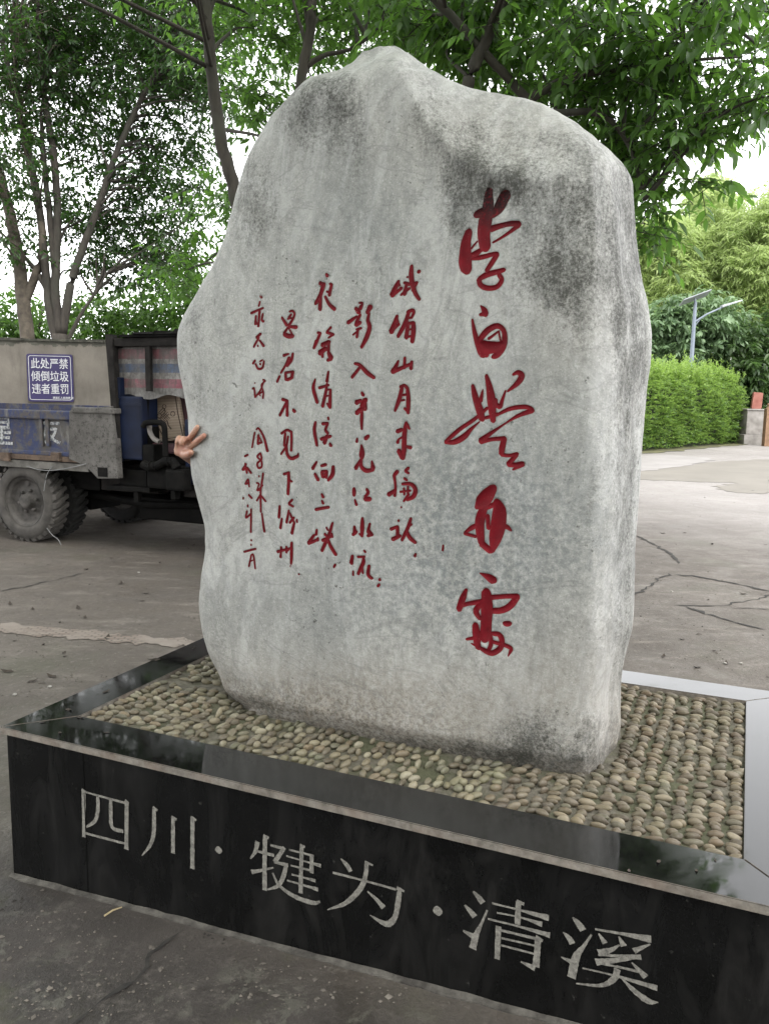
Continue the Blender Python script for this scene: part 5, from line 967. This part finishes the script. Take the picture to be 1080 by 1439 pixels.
# ================================================================== LITTER ON THE GROUND AND RIM
M_DRY = simple('dry_leaf', (.02, .014, .01), (.06, .042, .028), 30, .85); M_CHIP = simple('pale_chip', (.3, .28, .25), (.5, .48, .44), 30, .9)
r_ = np.random.default_rng(150)
ns_ = 5200; gu = np.r_[r_.uniform(-20, 300, ns_//2), r_.uniform(880, 1090, ns_//4), r_.uniform(-20, 700, ns_-ns_//2-ns_//4)]; gv = np.r_[r_.uniform(735, 1020, ns_//2), r_.uniform(640, 960, ns_//4), r_.uniform(1240, 1445, ns_-ns_//2-ns_//4)]
gp = np.array([on_z(u, v) for u, v in zip(gu, gv)]); ga, gc = (gp-OP)@EX, (gp-OP)@EY; gp = gz(gp[~((ga > -.02) & (ga < PW+.03) & (gc > -.02) & (gc < PD+.02))], .001)
O6 = np.array([(1, 0, 0), (0, 1, 0), (-1, 0, 0), (0, -1, 0), (0, 0, .7)]); F6 = np.array([(0, 1, 4), (1, 2, 4), (2, 3, 4), (3, 0, 4)]); sz_ = np.exp(r_.normal(-6.1, .55, len(gp)))[:, None, None]
V = gp[:, None]+O6[None]*sz_*(1+.5*r_.normal(0, 1, (len(gp), 5, 3)).clip(-1, 1)); tag(npmesh('grit', V.reshape(-1, 3), (F6[None]+np.arange(len(gp))[:, None, None]*5).reshape(-1, 3), simple('grit_mix', (.02, .016, .013), (.24, .21, .18), 3.7, .95), smooth=False), kind='stuff')
def fallen(p, L, name='fallen_leaf', lab='small dry brown fallen leaf lying on the concrete yard', grp='dry leaves scattered over the yard'):
    d = norm(np.r_[r_.normal(0, 1, 2), 0.]); V, Fq, T = leaf_mesh(np.zeros((1, 3)), d[None], np.array([[.15*r_.normal(), .15*r_.normal(), 1.]]), [L], [L*.45], np.array([.5]), droop=-.12)
    o = npmesh(name, V, Fq, M_DRY, smooth=True); o.location = tuple(p); tag(o, lab, 'leaf', grp); return o
for u, v in [(262, 771), (270, 767), (190, 752), (170, 822), (118, 800), (84, 874), (47, 858), (112, 857), (120, 870), (95, 922), (80, 953), (20, 945), (38, 960), (88, 920), (15, 851), (200, 835), (205, 845), (958, 749), (935, 750), (1000, 764), (1072, 766), (1050, 836), (962, 899), (1007, 915), (990, 700), (1060, 690), (225, 790), (160, 785), (60, 905), (25, 900), (150, 900), (1020, 935), (985, 938), (930, 925)]:
    p = gz(on_z(u, v)[None], .004)[0]; fallen(p, r_.uniform(.035, .075))
for u, v, L in ((927, 1208, .02), (978, 1221, .014), (1005, 1211, .012), (884, 1221, .016), (92, 996, .03), (144, 974, .03), (55, 1016, .02), (108, 1008, .025), (84, 1028, .02), (155, 1029, .02), (270, 912, .02), (226, 926, .05)):
    p = on_z(u, v, PH+.001); fallen(p, L, 'leaf_crumb', 'tiny dark leaf crumb lying on the polished granite rim', 'leaf crumbs on the granite rim')
for u, v in ((943, 832), (1018, 933), (1040, 933), (195, 805), (70, 966), (21, 977), (310, 900)):
    p = gz(on_z(u, v)[None], .0)[0]; b = MB(); b.ball((0, 0, .004), (.012, .009, .006), 2); o = b.build('stone_chip', M_CHIP, None, False); o.location = tuple(p); o.rotation_euler = (0, 0, r_.uniform(0, 3)); tag(o, 'small pale stone chip lying on the bare concrete yard', 'stone chip', 'pale chips on the yard')
p0, p1 = gz(on_z(147, 1299)[None], .006)[0], gz(on_z(172, 1289)[None], .01)[0]; b = MB(); b.tube([(0, 0, 0), tuple((p1-p0)*.5+np.array([0, 0, .004])), tuple(p1-p0)], [.0028, .0026, .0018], 6); o = b.build('straw', simple('straw_stalk', (.42, .33, .18), (.5, .4, .24), 20, .7), None); o.location = tuple(p0); tag(o, 'short yellow straw stalk lying on the darker concrete before the plinth', 'straw')

# ================================================================== PERSON BEHIND THE BOULDER
def surf(u, v):
    """plinth coordinates of the boulder surface where the fingers rest"""
    d = ray(u, v); h = stone_bvh.ray_cast(Vector(CP), Vector(d/np.linalg.norm(d))); return loc(np.array(h[0])) if h[0] else None
def hp(u, v, c): return wld(*on_c(u, v, c))
CS = .50
def on_stone(u, v, off): q = surf(u, v); return hp(u, v, (q[1] if q is not None else CS)-off)
f1t = on_stone(277.5, 600, .012); f2t = on_stone(287, 612, .011)
K = lambda u, v, c: hp(u, v, c)
skin = MB(); Sg = 12
def limb(pts, r): skin.tube([tuple(p) for p in crom(np.array(pts), 5)], list(np.interp(np.linspace(0, 1, 5*(len(pts)-1)+1), np.linspace(0, 1, len(r)), r)), Sg)
def knob(p, r): skin.ball(tuple(p), r, 2)
cH = .445
limb([K(262.5, 624, cH+.01), K(266.5, 617, cH-.008), K(272, 608.5, (cH+loc(f1t)[1])/2-.012), f1t], [.0105, .0095, .0088, .0078]); knob(f1t, .0078)
limb([K(265, 630, cH+.005), K(271, 625.5, cH-.014), K(279, 618.5, (cH+loc(f2t)[1])/2-.014), f2t], [.0108, .0098, .009, .0078]); knob(f2t, .0078)
# ring and little finger folded on the palm
limb([K(256.5, 627, cH+.012), K(257.5, 619.5, cH-.006), K(259, 616.8, cH-.022), K(256.5, 619.5, cH-.036), K(255.2, 623.5, cH-.034)], [.0105, .010, .0095, .0088, .008]); knob(K(255.2, 623.5, cH-.034), .008)
limb([K(250, 630, cH+.014), K(250.5, 621, cH-.002), K(252.5, 615.5, cH-.016), K(250.5, 617, cH-.03), K(249, 622, cH-.03)], [.0098, .0092, .0088, .008, .0072]); knob(K(249, 622, cH-.03), .0072)
# thumb across the palm root, its tip towards the viewer
limb([K(257, 637, cH+.02), K(262, 638.5, cH-.004), K(266.5, 637.5, cH-.024), K(268.3, 636, cH-.034)], [.0145, .013, .0105, .009]); knob(K(268.6, 635.6, cH-.036), .0092)
# palm
for u, v, c_, r_p in ((257, 630, .016, .0185), (262, 627.5, .013, .0165), (252.5, 630, .018, .0165), (256, 634.5, .018, .0185), (261, 634, .015, .0175), (251, 635, .022, .014)): knob(K(u, v, cH+c_), r_p)
wrist = wld(*(on_c(255.5, 633, cH+.05))); elbow = wld(.135, .80, 1.13); shL = wld(.44, 1.07, 1.44)
limb([K(256, 632, cH+.02), wrist, wrist*.5+elbow*.5, elbow, elbow*.5+shL*.5, shL], [.021, .0205, .027, .033, .037, .043])
cx_, cy_ = .60, 1.09
def B(a, c_, z): return wld(a, c_, z)
shR = B(.77, 1.09, 1.44)
limb([shR, B(.82, 1.10, 1.2), B(.80, 1.08, .98), B(.78, 1.06, .90)], [.043, .036, .026, .02])
for k in range(4): limb([B(.78+.0, 1.06, .90), B(.772+.006*k, 1.05+.012*k, .86), B(.77+.004*k, 1.045+.013*k, .82+.004*k)], [.012, .009, .0075])
limb([B(.78, 1.05, .90), B(.79, 1.025, .875), B(.785, 1.018, .85)], [.013, .01, .008])
limb([B(.60, 1.09, 1.0), B(.60, 1.09, 1.12), B(.60, 1.09, 1.3), B(.60, 1.09, 1.42), B(.60, 1.09, 1.5), B(.60, 1.085, 1.56)], [.12, .105, .125, .12, .05, .046])
limb([shL, B(.60, 1.09, 1.43), shR], [.048, .06, .048])
for sx in (-1, 1): limb([B(.60+.07*sx, 1.09, 1.0), B(.60+.08*sx, 1.09, .72), B(.60+.08*sx, 1.10, .52), B(.60+.08*sx, 1.095, .485)], [.085, .058, .042, .036]); limb([B(.60+.08*sx, 1.12, .475), B(.60+.085*sx, 1.04, .468), B(.60+.09*sx, 1.0, .462)], [.034, .03, .022])
hc = B(.60, 1.075, 1.655)
bm_ = Matrix.Translation(hc)
skin.ball(tuple(hc), (.075, .088, .105), 3); skin.ball(tuple(B(.60, 1.05, 1.60)), (.055, .06, .05), 3); limb([B(.60, .99, 1.665), B(.60, .972, 1.635)], [.009, .013])
for sx in (-1, 1): skin.ball(tuple(B(.60+.076*sx, 1.085, 1.65)), (.012, .02, .03), 2)
t = NT('skin'); n = t.noise(60, 4); t.set('Base Color', t.mix(t.ramp(t.noise(22, 4), (.45, 0.), (.62, .7)), t.ramp(n, (.3, (.36, .19, .13)), (.7, (.47, .28, .20))), (.36, .15, .105))).set('Roughness', .5).set('Subsurface Weight', .12).set('Subsurface Radius', (.01, .004, .002)); M_SKIN = t.m
M_SHIRT = simple('dark_shirt', (.02, .022, .03), (.04, .042, .05), 12, .9); M_TROU = simple('grey_trousers', (.05, .05, .055), (.08, .08, .085), 12, .9); M_HAIR = simple('black_hair', (.008, .007, .006), (.02, .018, .016), 60, .5)
def remesh(o, vox, it=3):
    m = o.modifiers.new('r', 'REMESH'); m.mode = 'VOXEL'; m.voxel_size = vox; m.use_smooth_shade = True
    s2 = o.modifiers.new('s', 'SMOOTH'); s2.iterations = it; s2.factor = .5; return baked(o)
person = skin.build('person', M_SKIN, None, True); remesh(person, .0032, 3)
tag(person, 'person hidden behind the boulder, one hand showing a V sign at its left edge', 'person')
skin = MB(); limb([B(.60, 1.09, .98), B(.60, 1.09, 1.12), B(.60, 1.09, 1.3), B(.60, 1.09, 1.43), B(.60, 1.09, 1.48)], [.135, .12, .138, .13, .07]); limb([shL, B(.60, 1.09, 1.43), shR], [.058, .07, .058]); limb([elbow*.75+shL*.25, elbow*.4+shL*.6, shL], [.05, .05, .058]); limb([shR, B(.815, 1.10, 1.25)], [.058, .05])
remesh(skin.build('shirt', M_SHIRT, person, True), .008, 3)
skin = MB(); limb([B(.60, 1.09, .88), B(.60, 1.09, 1.03)], [.125, .138])
for sx in (-1, 1): limb([B(.60+.07*sx, 1.09, 1.0), B(.60+.08*sx, 1.09, .72), B(.60+.08*sx, 1.10, .52)], [.098, .072, .058])
remesh(skin.build('trousers', M_TROU, person, True), .008, 3)
skin = MB(); skin.ball(tuple(B(.60, 1.095, 1.685)), (.084, .092, .095), 3); skin.ball(tuple(B(.60, 1.14, 1.6)), (.07, .05, .1), 3); remesh(skin.build('hair', M_HAIR, person, True), .008, 2)
for sx in (-1, 1):
    skin = MB(); limb([B(.60+.08*sx, 1.135, .47), B(.60+.086*sx, 1.04, .466), B(.60+.091*sx, .985, .462)], [.042, .04, .03]); remesh(skin.build('shoe', M_BLK2, person, True), .006, 3)
